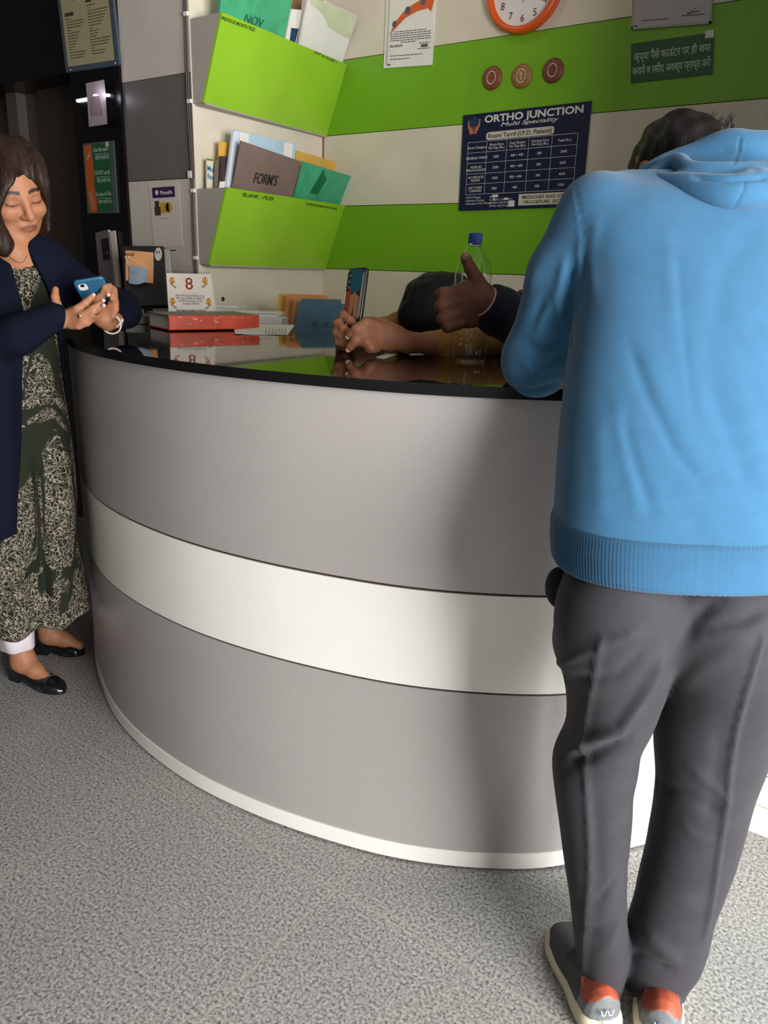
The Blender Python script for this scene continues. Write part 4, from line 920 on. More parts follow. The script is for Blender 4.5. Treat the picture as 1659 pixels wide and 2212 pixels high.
def crease2(px, py, line, wdt, amp):
    """signed ridge (amp>0) or valley along a pixel polyline, gaussian across; fades at its ends"""
    out = np.zeros(len(px)); p = np.c_[px, py]; L = [np.array(q_, float) for q_ in line]
    best = np.full(len(px), 1e9)
    for a, b in zip(L[:-1], L[1:]):
        d, t = seg_d(p, a, b); best = np.minimum(best, d)
    e = np.minimum(np.linalg.norm(p-L[0], axis=1), np.linalg.norm(p-L[-1], axis=1))
    return amp*np.exp(-(best/wdt)**2)*np.clip(0.25+e/(3*wdt), 0, 1)
def skin_mat(name, base):
    m = mat(name, base, 0.55, spec=0.3); b = bsdf(m)
    at = nd(m, 'ShaderNodeVertexColor', layer_name='pigment_and_shade'); n_ = nd(m, 'ShaderNodeTexNoise', i_Scale=60.0, i_Detail=4.0)
    tc = nd(m, 'ShaderNodeTexCoord'); lk(m, tc.outputs['Object'], n_.inputs['Vector'])
    r = ramp(m, [(0.3, (0.88, 0.86, 0.85)), (0.7, (1.06, 1.05, 1.05))]); lk(m, n_.outputs['Fac'], r.inputs[0])
    mx = nd(m, 'ShaderNodeMix', data_type='RGBA', blend_type='MULTIPLY'); mx.inputs[0].default_value = 1
    lk(m, at.outputs['Color'], mx.inputs[6]); lk(m, r.outputs[0], mx.inputs[7]); lk(m, mx.outputs[2], b.inputs['Base Color'])
    b.inputs['Subsurface Weight'].default_value = 0.12; b.inputs['Subsurface Radius'].default_value = (0.01, 0.004, 0.002); b.inputs['Subsurface Scale'].default_value = 0.5
    n2 = nd(m, 'ShaderNodeTexNoise', i_Scale=500.0); lk(m, tc.outputs['Object'], n2.inputs['Vector'])
    bp = nd(m, 'ShaderNodeBump', i_Strength=0.08, i_Distance=0.001); lk(m, n2.outputs['Fac'], bp.inputs['Height']); lk(m, bp.outputs[0], b.inputs['Normal'])
    return m
def head_frame(fwd, up, roll=0.0):
    f = unit(fwd); r = unit(np.cross(f, up)); u = np.cross(r, f)
    c, s_ = math.cos(roll), math.sin(roll); return np.array([r*c+u*s_, f, u*c-r*s_])   # rows: person's right, forward, up
def add_head(S, o, M, sc=1.0, k=1.0):
    T = lambda x, y, z: o+M.T@(V(x, y, z)*sc)
    E = lambda c, r, kk=0.02, sub=False: S.ell(T(*c), np.array(r)*sc, M, kk*k, sub)
    E((0, -0.014, 0.034), (0.073, 0.092, 0.080)); E((0, 0.024, -0.020), (0.060, 0.064, 0.082), 0.03)
    E((0, 0.050, -0.088), (0.028, 0.028, 0.022), 0.03)
    for q_ in (-1, 1):
        E((q_*0.040, 0.054, -0.028), (0.026, 0.030, 0.024), 0.02); E((q_*0.044, 0.012, -0.068), (0.019, 0.034, 0.023), 0.035)
        E((q_*0.075, -0.006, -0.010), (0.008, 0.017, 0.030), 0.008)
    S.cone(T(-0.034, 0.074, 0.020), T(0.034, 0.074, 0.020), 0.011*sc, 0.011*sc, 0.016)
    for q_ in (-1, 1):
        E((q_*0.031, 0.098, 0.000), (0.016, 0.014, 0.012), 0.014, True); E((q_*0.031, 0.072, -0.002), (0.0160, 0.0135, 0.0120), 0.005)
    S.cone(T(0, 0.080, 0.016), T(0, 0.106, -0.031), 0.0068*sc, 0.0115*sc, 0.012)
    for q_ in (-1, 1): E((q_*0.0115, 0.093, -0.035), (0.0080, 0.0105, 0.0072), 0.006)
    E((0, 0.0800, -0.0600), (0.024, 0.0120, 0.0058), 0.008); E((0, 0.0795, -0.0705), (0.021, 0.0125, 0.0068), 0.007)
    for q_ in (-1, 1): S.cone(T(0, 0.0910, -0.0650), T(q_*0.027, 0.083, -0.0715), 0.0014*sc, 0.0014*sc, 0.004, True)
    return T
def skin_colors(vs, base, o=None, M=None, sc=1.0, lips=(0.5, 0.2, 0.16), brow=1.0):
    c = np.tile(np.array(base), (len(vs), 1))
    if o is not None:
        L = ((vs-o)@M.T)/sc; x, y, z = L.T; ax = np.abs(x); fr = y > 0.045
        m = np.clip(1.25-((ax/0.0245)**2+((z+0.0652+0.0050*(ax/0.0245)**2)/0.0094)**2), 0, 1)*fr; m = np.clip(m*2.5, 0, 1)[:, None]; c = c*(1-m)+np.array(lips)*np.array([1, 1, 1])*m
        zb = 0.0215+0.006*np.clip(1-((ax-0.030)/0.026)**2, -1, 1); m = np.clip(1.6-((z-zb)/0.0042)**2, 0, 1)*(ax > 0.010)*(ax < 0.053)*fr*brow; m = m[:, None]; c = c*(1-m)+np.array((0.012, 0.006, 0.004))*m
        zl = -0.0072-0.003*np.clip(1-((ax-0.031)/0.016)**2, -1, 1)+0.004; m = np.clip(1.5-((z-zl)/0.0019)**2, 0, 1)*(ax > 0.016)*(ax < 0.048)*fr*0.9; m = m[:, None]; c = c*(1-m)+np.array((0.01, 0.007, 0.006))*m
        m = np.clip(1-((ax-0.031)/0.022)**2-((z+0.003)/0.016)**2, 0, 1)*fr*0.35; c = c*(1-m[:, None]*np.array([0.5, 0.6, 0.55]))
        m = np.clip(1.2-((ax-0.0105)/0.004)**2-((z+0.0425)/0.003)**2, 0, 1)*(y > 0.075)*0.8; c = c*(1-m[:, None]*np.array([0.75, 0.85, 0.85]))  # nostril hollows: their shade is painted into the skin colour
    return c
def fabric(name, col, rough=0.85, weave=900, bump=0.25, sheen=0.3, var=0.10, stretch=(1, 1, 1), spec=0.25, vscale=6):
    m = noise_mat(name, col, var=var, scale=vscale, rough=rough, spec=spec); b = bsdf(m)
    b.inputs['Sheen Weight'].default_value = sheen*0.4; b.inputs['Sheen Roughness'].default_value = 0.5
    tc = nd(m, 'ShaderNodeTexCoord'); mp = nd(m, 'ShaderNodeMapping'); mp.inputs['Scale'].default_value = stretch; lk(m, tc.outputs['Object'], mp.inputs[0])
    n2 = nd(m, 'ShaderNodeTexNoise', i_Scale=float(weave), i_Detail=2.0); lk(m, mp.outputs[0], n2.inputs['Vector'])
    bp = nd(m, 'ShaderNodeBump', i_Strength=bump, i_Distance=0.001); lk(m, n2.outputs['Fac'], bp.inputs['Height']); lk(m, bp.outputs[0], b.inputs['Normal'])
    return m
def rowpx(py, xl, xr, D, b, z=None):
    """one trunk row from a left and a right outline pixel at depth D"""
    L, R_ = P(xl, py, D), P(xr, py, D); c = (L+R_)/2
    return (c[2] if z is None else z, c[0], c[1], np.linalg.norm((R_-L)*V(1, 1, 0))/2, b)
def wrinkle(vs, amp, scale, seed=0, stretch=(1, 1, 1)):
    """smooth pseudo-random displacement"""
    r_ = np.random.default_rng(seed); out = np.zeros(len(vs)); p = vs*np.array(stretch)
    for i in range(7):
        k = r_.normal(size=3); k = k/np.linalg.norm(k)*scale*r_.uniform(0.6, 1.8); out += np.sin(p@k+r_.uniform(0, 6.28))/7
    return out*amp*2

# ---------------------------------------------------------------- man in the blue hoodie, leaning on the counter
def Dleg(py, s): 
    rz = ray(1400, py)[2]; return (s*math.cos(PITCH))/(1+math.sin(PITCH)*rz)
man = thing('person', 'person seen from behind in a bright blue hoodie and dark trousers, leaning on the counter', 'person', (-0.22, 1.2, 0))
# hoodie
m_hood = fabric('blue_fleece', (0.028, 0.106, 0.205), 0.9, 700, 0.25, 0.35, 0.05, vscale=40)
S = Field((-1.05, 0.85, 0.80), (0.15, 1.75, 1.72), 0.006)
torso = [(380, 1345, 1640, 1.375, .075), (400, 1290, 1690, 1.35, .09), (430, 1255, 1722, 1.335, .10), (480, 1246, 1742, 1.325, .108), (560, 1252, 1745, 1.315, .115), (660, 1248, 1740, 1.30, .12),
         (800, 1228, 1732, 1.285, .122), (950, 1214, 1724, 1.265, .122), (1100, 1203, 1716, 1.245, .124), (1160, 1199, 1711, 1.235, .126), (1216, 1200, 1709, 1.225, .122)]
S.stack([rowpx(*r_) for r_ in torso], 0.03, 2.5)
# left arm: shoulder, elbow on the worktop, forearm reaching forward
sh, el, wr_ = P(1290, 455, 1.335), P(1152, 785, 1.44), P(1185, 758, 1.62)
S.cone(sh, P(1222, 600, 1.375), .062, .066, 0.035); S.cone(P(1222, 600, 1.375), P(1160, 765, 1.435), .066, .058, 0.02); S.cone(P(1160, 765, 1.435), P(1165, 785, 1.45), .060, .060, 0.02); S.cone(el, wr_, .056, .040, 0.02)
S.cone(P(1200, 745, 1.40), P(1160, 790, 1.43), .045, .050, .03)
# right arm, mirrored (mostly outside the frame)
S.cone(P(1700, 460, 1.335), P(1775, 640, 1.375), .062, .060, 0.035); S.cone(P(1775, 640, 1.375), P(1800, 800, 1.44), .060, .056, 0.02); S.cone(P(1800, 800, 1.44), P(1740, 762, 1.62), .056, .040, .02)
vs, qd = S.mesh(); vs = smooth_mesh(vs, qd, 2)
px, py, D = pixels(vs); nr = vnormals(vs, qd); face = -(nr@F) 
disp = wrinkle(vs, 0.0016, 16, 3)+wrinkle(vs, 0.0010, 34, 4, (1, 1, 0.45))
for line, wd, am in (([(1465, 560), (1480, 760), (1500, 900)], 9, -.0012), ([(1440, 480), (1452, 700)], 16, .0014), ([(1360, 745), (1400, 860), (1460, 980), (1512, 1032)], 13, -.0028), ([(1395, 750), (1440, 870), (1520, 1000)], 24, .0018),
                     ([(1530, 820), (1570, 930), (1625, 1070)], 20, -.0024), ([(1580, 800), (1630, 940), (1680, 1080)], 26, .0020), ([(1345, 900), (1370, 1000), (1410, 1100)], 12, -.0022), ([(1330, 860), (1350, 980), (1380, 1120)], 14, .0014), ([(1450, 1080), (1530, 1160)], 18, -.002), ([(1640, 470), (1560, 600), (1540, 760)], 26, -.0018), ([(1290, 900), (1300, 1140)], 20, .0016),
                     ([(1290, 470), (1276, 560), (1282, 640)], 12, .003), ([(1225, 560), (1206, 640), (1212, 700)], 12, .008), ([(1238, 570), (1228, 650), (1230, 705)], 9, -.010), ([(1255, 520), (1245, 620)], 9, .004),
                     ([(1195, 640), (1172, 690), (1160, 730)], 10, .005), ([(1180, 640), (1150, 700)], 9, -.005), ([(1125, 770), (1150, 800), (1200, 785)], 10, .007), ([(1130, 740), (1180, 760), (1225, 745)], 9, -.007), ([(1110, 838), (1150, 846), (1210, 828)], 7, -.006), ([(1200, 700), (1228, 735)], 9, -.007),
                     ([(1165, 560), (1140, 640)], 14, .004)):
    disp += crease2(px, py, line, wd, am)*(face > 0.0)
# armhole seam: narrow groove with a raised lip
seam = [(1243, 405), (1252, 450), (1261, 510), (1264, 590), (1256, 640), (1238, 690), (1232, 720)]
disp += crease2(px, py, seam, 2.6, -.0022)+crease2(px+6, py, seam, 4, .0012)
disp += crease2(px, py, [(1205, 1158), (1300, 1172), (1400, 1186), (1520, 1193), (1659, 1196), (1720, 1196)], 3.2, -.003)*(face > -0.2)
vs = vs+nr*disp[:, None]
hd = link_mesh('hoodie', vs, qd, m_hood, man)
# ribbed hem band
rowsH = [rowpx(*r_) for r_ in torso]
def ringat(z, grow, N=340):
    rw = np.array(sorted(rowsH)); c = [np.interp(z, rw[:, 0], rw[:, j]) for j in range(1, 5)]; out = []
    ay = np.cross(UPZ, HR)
    for i in range(N):
        t_ = 2*math.pi*i/N; ct, st = math.cos(t_), math.sin(t_); e = 2/2.5
        rib = 0.0013*(1 if (i % 2) else -1)
        out.append(V(c[0], c[1], z)+HR*np.sign(ct)*abs(ct)**e*(c[2]+grow+rib)+ay*np.sign(st)*abs(st)**e*(c[3]+grow+rib))
    return out
zh = min(r_[0] for r_ in rowsH); zt_ = zh+0.062
MB().rings([ringat(zt_+.001, -.006), ringat(zt_, .001), ringat(zt_-.008, .0035), ringat(zh+.03, .004), ringat(zh+.004, .003), ringat(zh-.004, .000), ringat(zh-.004, -.008)], cap=False).build('hem_band', fabric('blue_rib', (0.025, 0.095, 0.185), 0.9, 700, 0.2, 0.3, 0.04, vscale=40), hd)
# hood lying on the back: folded tubes of cloth
S = Field((-0.75, 1.10, 1.34), (0.0, 1.75, 1.66), 0.004)
def tubepx(pts, k=0.02):
    pts = catmull([np.array(p_, float) for p_ in pts], 5)
    q_ = [P(x, y, d) for x, y, d, r_ in pts]; S.chain(q_, [r_*d/FPX for x, y, d, r_ in pts], k)
tubepx([(1382, 374, 1.36, 9), (1440, 356, 1.36, 18), (1510, 335, 1.34, 24), (1570, 315, 1.32, 28), (1620, 322, 1.31, 30), (1690, 322, 1.315, 30), (1750, 345, 1.34, 22), (1800, 375, 1.37, 12)], .03)      # upper roll behind the head
tubepx([(1400, 384, 1.34, 12), (1462, 350, 1.31, 15), (1490, 366, 1.27, 13), (1560, 372, 1.25, 16), (1640, 375, 1.25, 20), (1700, 374, 1.26, 18), (1770, 375, 1.30, 14), (1800, 385, 1.34, 10)], .016)                     # middle fold
tubepx([(1386, 383, 1.33, 8), (1440, 392, 1.285, 14), (1500, 405, 1.25, 22), (1570, 415, 1.23, 30), (1640, 412, 1.235, 32), (1710, 405, 1.26, 26), (1770, 390, 1.30, 16), (1805, 385, 1.34, 9)], .020)       # lower roll
tubepx([(1450, 372, 1.36, 20), (1540, 360, 1.34, 34), (1630, 352, 1.33, 36), (1700, 362, 1.34, 30)], .03)
tubepx([(1460, 372, 1.35, 14), (1530, 368, 1.325, 22), (1600, 366, 1.31, 26), (1660, 366, 1.31, 26)], .02)
tubepx([(1620, 330, 1.36, 30), (1700, 345, 1.38, 30), (1740, 380, 1.37, 22)], .03)
vs, qd = S.mesh(); vs = smooth_mesh(vs, qd, 6); nr = vnormals(vs, qd); px, py, D = pixels(vs)
disp = wrinkle(vs, 0.0006, 24, 9)+crease2(px, py, [(1600, 294), (1596, 325), (1585, 355)], 2.2, -.0028)+crease2(px, py, [(1610, 386), (1606, 410), (1586, 446)], 2.2, -.0028)+crease2(px, py, [(1606, 294), (1602, 325), (1591, 355)], 2.2, .001)
disp += crease2(px, py, [(1500, 384), (1570, 390), (1659, 384)], 5, -.006)+crease2(px, py, [(1600, 372), (1630, 366), (1659, 370)], 6, .004)
link_mesh('hood', vs+nr*disp[:, None], qd, m_hood, hd)
# trousers
S = Field((-0.68, 0.92, 0.02), (0.10, 1.55, 1.0), 0.006)
lg = [(1150, 1240, 1430, 0, .08), (1235, 1232, 1440, 0, .088), (1275, 1216, 1445, 0, .10), (1300, 1214, 1450, 0, .108), (1352, 1205, 1448, 0, .115), (1416, 1194, 1445, 0, .11), (1450, 1214, 1436, 0, .10), (1504, 1226, 1420, 0, .092), (1554, 1228, 1400, 0, .086), (1590, 1224, 1378, 0, .08), (1628, 1200, 1375, 0, .078), (1655, 1194, 1372, 0, .077),
      (1690, 1197, 1362, 0, .076), (1723, 1201, 1362, 0, .075), (1784, 1209, 1359, 0, .073), (1846, 1216, 1352, 0, .07), (1900, 1224, 1349, 0, .068), (1944, 1232, 1347, 0, .067), (2009, 1240, 1352, 0, .068), (2060, 1246, 1350, 0, .068), (2100, 1252, 1342, 0, .064), (2118, 1258, 1334, 0, .06)]
rg = [(1150, 1425, 1675, 0, .08), (1235, 1425, 1680, 0, .088), (1275, 1425, 1694, 0, .10), (1300, 1425, 1704, 0, .108), (1400, 1425, 1705, 0, .118), (1470, 1430, 1692, 0, .11), (1504, 1428, 1682, 0, .10), (1554, 1420, 1668, 0, .095), (1622, 1418, 1650, 0, .088), (1696, 1422, 1622, 0, .082), (1765, 1414, 1604, 0, .078), (1846, 1399, 1582, 0, .075), (1921, 1380, 1556, 0, .072), (1960, 1373, 1540, 0, .071),
      (2009, 1357, 1530, 0, .070), (2040, 1350, 1521, 0, .07), (2080, 1344, 1503, 0, .07), (2100, 1344, 1480, 0, .065), (2134, 1346, 1477, 0, .062)]
S.stack([rowpx(a_, b_, c_, Dleg(a_, 1.155 if a_ < 1500 else 1.155), e_) for a_, b_, c_, d_, e_ in lg], 0.012, 2.2)
S.stack([rowpx(a_, b_, c_, Dleg(a_, 1.155), e_) for a_, b_, c_, d_, e_ in rg], 0.012, 2.2)
for bx in (1330, 1560): S.ell(P(bx, 1330, Dleg(1330, 1.105)), (.088, .075, .095), np.array([HR, HF, UPZ]), 0.05)
vs, qd = S.mesh(); vs = smooth_mesh(vs, qd, 2); nr = vnormals(vs, qd); px, py, D = pixels(vs); face = -(nr@F) > -0.1
disp = wrinkle(vs, 0.0014, 22, 5)
for line, wd, am in (([(1300, 1380), (1275, 1500), (1262, 1590), (1266, 1700), (1272, 1800), (1274, 1895), (1262, 2025), (1260, 2110)], 6, .0055), ([(1287, 1700), (1294, 1895), (1282, 2080)], 16, -.003),
                     ([(1648, 1369), (1619, 1470), (1592, 1571), (1578, 1655), (1570, 1740), (1555, 1830), (1541, 1934), (1522, 2030)], 6, .0055), ([(1560, 1571), (1548, 1655), (1535, 1800)], 18, -.003),
                     ([(1190, 1440), (1290, 1400), (1376, 1368)], 9, .004), ([(1215, 1470), (1330, 1460), (1400, 1400)], 14, -.005), ([(1270, 1390), (1345, 1372), (1380, 1365)], 7, .003),
                     ([(1215, 1635), (1270, 1600), (1340, 1575), (1390, 1500), (1440, 1420)], 12, .010), ([(1225, 1655), (1290, 1625), (1350, 1600)], 11, -.008), ([(1210, 1648), (1280, 1655), (1355, 1650)], 10, .003),
                     ([(1436, 1470), (1468, 1400), (1500, 1340), (1550, 1296)], 17, -.008), ([(1530, 1352), (1600, 1342), (1659, 1312)], 11, -.0035), ([(1520, 1372), (1600, 1364), (1670, 1332)], 12, .004), ([(1440, 1500), (1520, 1440), (1640, 1370)], 22, .004),
                     ([(1490, 1660), (1540, 1700), (1575, 1730)], 10, .004), ([(1420, 1690), (1480, 1720), (1560, 1760)], 13, -.005), ([(1470, 1780), (1500, 1805), (1540, 1820)], 9, .003), ([(1395, 1900), (1440, 1930), (1520, 1960)], 18, .004), ([(1385, 2000), (1440, 2060), (1480, 2090)], 14, .006), ([(1360, 2050), (1420, 2084), (1450, 2092)], 8, -.008),
                     ([(1290, 1950), (1330, 1900), (1350, 1870)], 8, -.004), ([(1310, 2050), (1335, 2000), (1350, 1960)], 9, .004), ([(1240, 1990), (1280, 2010), (1340, 1990)], 12, -.003)):
    disp += crease2(px, py, line, wd, am)*face
vs = vs+nr*disp[:, None]
m_tr = fabric('charcoal_suiting', (0.025, 0.024, 0.030), 0.8, 420, 0.35, 0.12, 0.10, (1, 1, 3.0), vscale=30)
tr = link_mesh('trousers', vs, qd, m_tr, man)
# turned hem at the right cuff
c0 = P(1411, 2112, Dleg(2112, 1.155)); 
# black pouch at the left hip
pc = P(1207, 1268, 1.27)
S = Field(pc-0.09, pc+0.09, 0.004); S.ell(pc, (.022, .03, .034), np.array([HR, HF, UPZ]), .01); S.ell(pc+HR*.02+UPZ*-.012, (.02, .03, .028), np.array([HR, HF, UPZ]), .02)
vs, qd = S.mesh(); link_mesh('hip_pouch', vs, qd, fabric('black_cloth', (0.008, 0.008, 0.010), 0.9, 500, 0.2, 0.1), man)['label'] = 'black pouch showing under the hoodie hem'

# shoes
def shoe(parent, heel, toe, Wd, name='shoe'):
    heel = np.asarray(heel, float); toe = np.asarray(toe, float); heel[2] = toe[2] = 0
    d = unit(toe-heel); s_ = np.cross(d, UPZ)*-1.0; L = np.linalg.norm(toe-heel)
    st = np.linspace(0, 1, 110); rings = []; N = 96
    wf = lambda t: Wd*np.interp(t, [0, .03, .08, .2, .4, .6, .75, .9, .97, 1], [.24, .55, .72, .82, .80, .95, 1.0, .78, .48, .22])
    hf = lambda t: np.interp(t, [0, .04, .12, .25, .38, .5, .65, .8, .93, 1], [.062, .084, .088, .078, .088, .082, .066, .056, .046, .030])
    base = lambda t: np.interp(t, [0, .2, .5, .8, 1], [.034, .030, .026, .022, .024])
    for t in st:
        lean = -0.006*np.sin(np.pi*min(t*6, 1)) if t < .17 else 0
        ring = []
        for i in range(N):
            a_ = 2*math.pi*i/N; c, q_ = math.cos(a_), math.sin(a_)
            zz = base(t)+(hf(t)-base(t))*max(0, (abs(q_)**0.75)*np.sign(q_)) if q_ > 0 else base(t)-0.004
            wz = wf(t)/2*np.sign(c)*abs(c)**0.7*(1-0.35*max(0, q_)**2 if t < .5 else 1)
            ring.append(heel+d*(t*L+lean*(zz/.09))+s_*wz+UPZ*zz)
        rings.append(ring)
    b = MB().rings(rings, cap=True); mi = []
    root = thing_child(name, parent, heel)
    for f in b.f:
        c = np.mean([b.v[i] for i in f], 0)-heel; t = c@d/L; y = c@s_; z = c[2]
        if t < .17 and z < .080-20*y*y and abs(y) < .040: mi.append(2)
        elif t < .40 and z > .030+.16*t: mi.append(1)
        else: mi.append(0)
    b.mi = mi
    up = b.build('upper', [MATS['shoe_charcoal'], MATS['shoe_orange'], MATS['shoe_heel_cap']], root, smooth=True)
    # thick cream sole with a wavy upper edge, flaring at the heel
    rs = []
    for gz, gr in ((0.0, -0.004), (0.005, 0.0015), (0.016, 0.003), (0.026, 0.001), (0.031, -0.004)):
        ring = []
        M_ = 64
        for i in range(M_):
            a_ = 2*math.pi*i/M_; t = 0.5-0.5*math.cos(a_); sd = 1 if a_ < math.pi else -1
            t2 = min(max(t, 0.004), 0.996)
            z = gz*(1+0.1*max(0, 1-t*4))*(1 if gz < .03 else 1+0.15*math.sin(t*9))
            ring.append(heel+d*((t*(L+2*gr+.006))-gr-.003-0.010*max(0, 1-t*6)*(1-gz/.036))+s_*sd*(wf(t2)/2+gr+.003)*(1 if 0.004 < t < .996 else .5)+UPZ*z)
        rs.append(ring)
    MB().rings(rs, cap=True).build('sole', mat('cream_rubber', (0.56, 0.50, 0.38), 0.6), root)
    # white mark on the heel cap
    m = MB(); hc = heel-d*0.0045+UPZ*.058
    for x0 in (-.007, .006): m.tube(catmull([hc+s_*(x0-.005)*-1+UPZ*.006-d*.001, hc+s_*(x0-.003)*-1-UPZ*.003-d*.002, hc+s_*(x0+.002)*-1-UPZ*.003-d*.002, hc+s_*(x0+.005)*-1+UPZ*.006-d*.001], 4), 0.0013, 5)
    m.build('heel_mark', mat('white_mark', (0.65, 0.66, 0.68), 0.4), root)
    # padded collar
    pts = []
    for i in range(25):
        a_ = 2*math.pi*i/24; t = .19+.15*-math.cos(a_); pts.append(heel+d*t*L+s_*math.sin(a_)*wf(t)/2*.66+UPZ*(.064+.004*math.cos(a_)*-1))
    MB().tube(pts, 0.005, 8, cap=False).build('collar', MATS['shoe_orange'], root)
    return root
def thing_child(name, parent, loc):
    o = bpy.data.objects.new(name, None); COL.objects.link(o); o.parent = parent; o.location = tuple(np.asarray(loc)-np.array(wloc(parent))); o.empty_display_size = .03; return o
noise_mat('shoe_charcoal', (0.035, 0.036, 0.042), var=0.2, scale=60, rough=0.6); noise_mat('shoe_orange', (0.28, 0.055, 0.026), var=0.25, scale=40, rough=0.5); noise_mat('shoe_heel_cap', (0.115, 0.125, 0.135), var=0.15, scale=90, rough=0.55)
shoe(man, PZ(1306, 2208, 0.03), PZ(1216, 1990, 0.03), 0.098)
shoe(man, PZ(1424, 2238, 0.03), PZ(1424, 2000, 0.03), 0.098)
# body under the clothes: one continuous skin
m_skin1 = skin_mat('skin_brown', (0.25, 0.11, 0.06))
S = Field((-0.98, 1.0, 0.05), (0.12, 1.85, 1.72), 0.006)
Mh = head_frame(HF*0.45+UPZ*-0.92-HR*0.22, UPZ+HF*0.9, 0.12)
ho = P(1462, 386, 1.47); T = add_head(S, ho, Mh)
S.cone(T(0, -0.03, -0.05), P(1490, 420, 1.36), .052, .058, .03); S.stack([(z, x, y, a_*.72, b_*.7) for z, x, y, a_, b_ in rowsH], .03)
for q_, sx in ((0, 1250), (1, 1700)): pass
S.chain([P(1300, 460, 1.34), P(1222, 610, 1.38), P(1160, 770, 1.44)], [.045, .043, .036], .03); S.chain([P(1160, 770, 1.44), P(1185, 762, 1.62), P(1190, 768, 1.66)], [.036, .026, .024], .02)
S.chain([P(1690, 460, 1.34), P(1770, 640, 1.375), P(1795, 795, 1.44)], [.045, .043, .036], .03); S.chain([P(1795, 795, 1.44), P(1740, 762, 1.62), P(1734, 768, 1.66)], [.036, .026, .024], .02)
def flat_hand(S, w0, fw, side, sc=1.0, nrm=UPZ):
    """relaxed hand lying on a surface: wrist point, forward direction, side of the thumb (+1/-1 along cross(fw,nrm))"""
    fw = unit(fw); sd = unit(np.cross(fw, nrm)); 
    S.ell(w0+fw*.045*sc, (.050*sc, .040*sc, .015*sc), np.array([fw, sd, nrm]), .015)
    for i, (off, L) in enumerate(((.027, .068), (.010, .076), (-.008, .071), (-.025, .055))):
        a0 = w0+fw*.082*sc+sd*off*side*sc; S.chain([a0, a0+fw*L*.45*sc+nrm*.010*sc, a0+fw*L*.78*sc+nrm*.004*sc, a0+fw*L*sc-nrm*.004*sc], [.0090*sc, .0082*sc, .0076*sc, .0066*sc], .006)
    a0 = w0+fw*.025*sc+sd*.030*side*sc; S.chain([a0, a0+fw*.028*sc+sd*.026*side*sc, a0+fw*.055*sc+sd*.032*side*sc, a0+fw*.075*sc+sd*.028*side*sc], [.012*sc, .0105*sc, .009*sc, .0075*sc], .010)
flat_hand(S, P(1190, 768, 1.66), HF+HR*.3, 1); flat_hand(S, P(1734, 768, 1.66), HF-HR*.3, -1)
for rowz in (lg, rg):
    c = [rowpx(a_, b_, c_, Dleg(a_, 1.155), e_) for a_, b_, c_, d_, e_ in rowz]
    S.chain([V(c[i][1], c[i][2], c[i][0]) for i in (0, 4, 9, -1)], [.075, .065, .042, .034], .03)
vs, qd = S.mesh(); body = link_mesh('body', vs, qd, m_skin1, man, colors=skin_colors(vs, (0.30, 0.125, 0.065), ho, Mh))
# short black hair, uncombed
def hair(parent, fn, lo, hi, h, m, disp=None, name='hair'):
    S = Field(lo, hi, h); fn(S); vs, qd = S.mesh(); vs = smooth_mesh(vs, qd, 4)
    if disp is not None: vs = vs+vnormals(vs, qd)*disp(vs)[:, None]
    return link_mesh(name, vs, qd, m, parent)
def hair_mat(name, col, stretch=(1, 1, 1), scale=260, rough=0.45):
    m = mat(name, col, max(rough, .5), spec=0.18); b = bsdf(m); tc = nd(m, 'ShaderNodeTexCoord'); mp = nd(m, 'ShaderNodeMapping'); mp.inputs['Scale'].default_value = stretch; lk(m, tc.outputs['Object'], mp.inputs[0])
    n_ = nd(m, 'ShaderNodeTexNoise', i_Scale=float(scale), i_Detail=3.0); lk(m, mp.outputs[0], n_.inputs['Vector'])
    c = np.array(col[:3]); r = ramp(m, [(0.3, tuple(c*0.5)), (0.75, tuple(c*1.7))]); lk(m, n_.outputs['Fac'], r.inputs[0]); lk(m, r.outputs[0], b.inputs['Base Color'])
    bp = nd(m, 'ShaderNodeBump', i_Strength=0.5, i_Distance=0.003); lk(m, n_.outputs['Fac'], bp.inputs['Height']); lk(m, bp.outputs[0], b.inputs['Normal']); return m
m_hair1 = hair_mat('black_hair', (0.007, 0.006, 0.006), (1, 1, 0.35))
def f(S):
    S.ell(T(0, -0.016, 0.034), (.078, .097, .082), Mh, .02); S.ell(T(0, -0.050, -0.01), (.068, .053, .065), Mh, .03)
    S.ell(T(0, 0.075, -0.03), (.052, .04, .055), Mh, .01, True)
hr = hair(man, f, ho-.16, ho+.16, .004, m_hair1, lambda v: wrinkle(v, .004, 120, 2))
m = MB()
for k in range(46):
    a0 = P(random.uniform(1475, 1585), random.uniform(262, 284), 1.45); tilt = random.uniform(-.35, .7); L = random.uniform(.012, .030)
    a0[2] -= .008; a0 = a0+HR*0; dirv = unit(UPZ*1.0+HR*tilt+HF*random.uniform(-.3, .3)); m.tube([a0, a0+dirv*L*.6, a0+dirv*L+HR*.006*tilt], [.0022, .0016, .0004], 5)
for (x, y, d, x2, y2) in ((1525, 272, 1.45, 1544, 238), (1530, 270, 1.45, 1549, 243), (1520, 268, 1.45, 1528, 248), (1545, 276, 1.45, 1566, 268)):
    m.tube([P(x, y, d), P((x+x2)/2-1, (y+y2)/2, d), P(x2, y2, d)], [.003, .0022, .0005], 5)
m.build('loose_strands', m_hair1, hr)

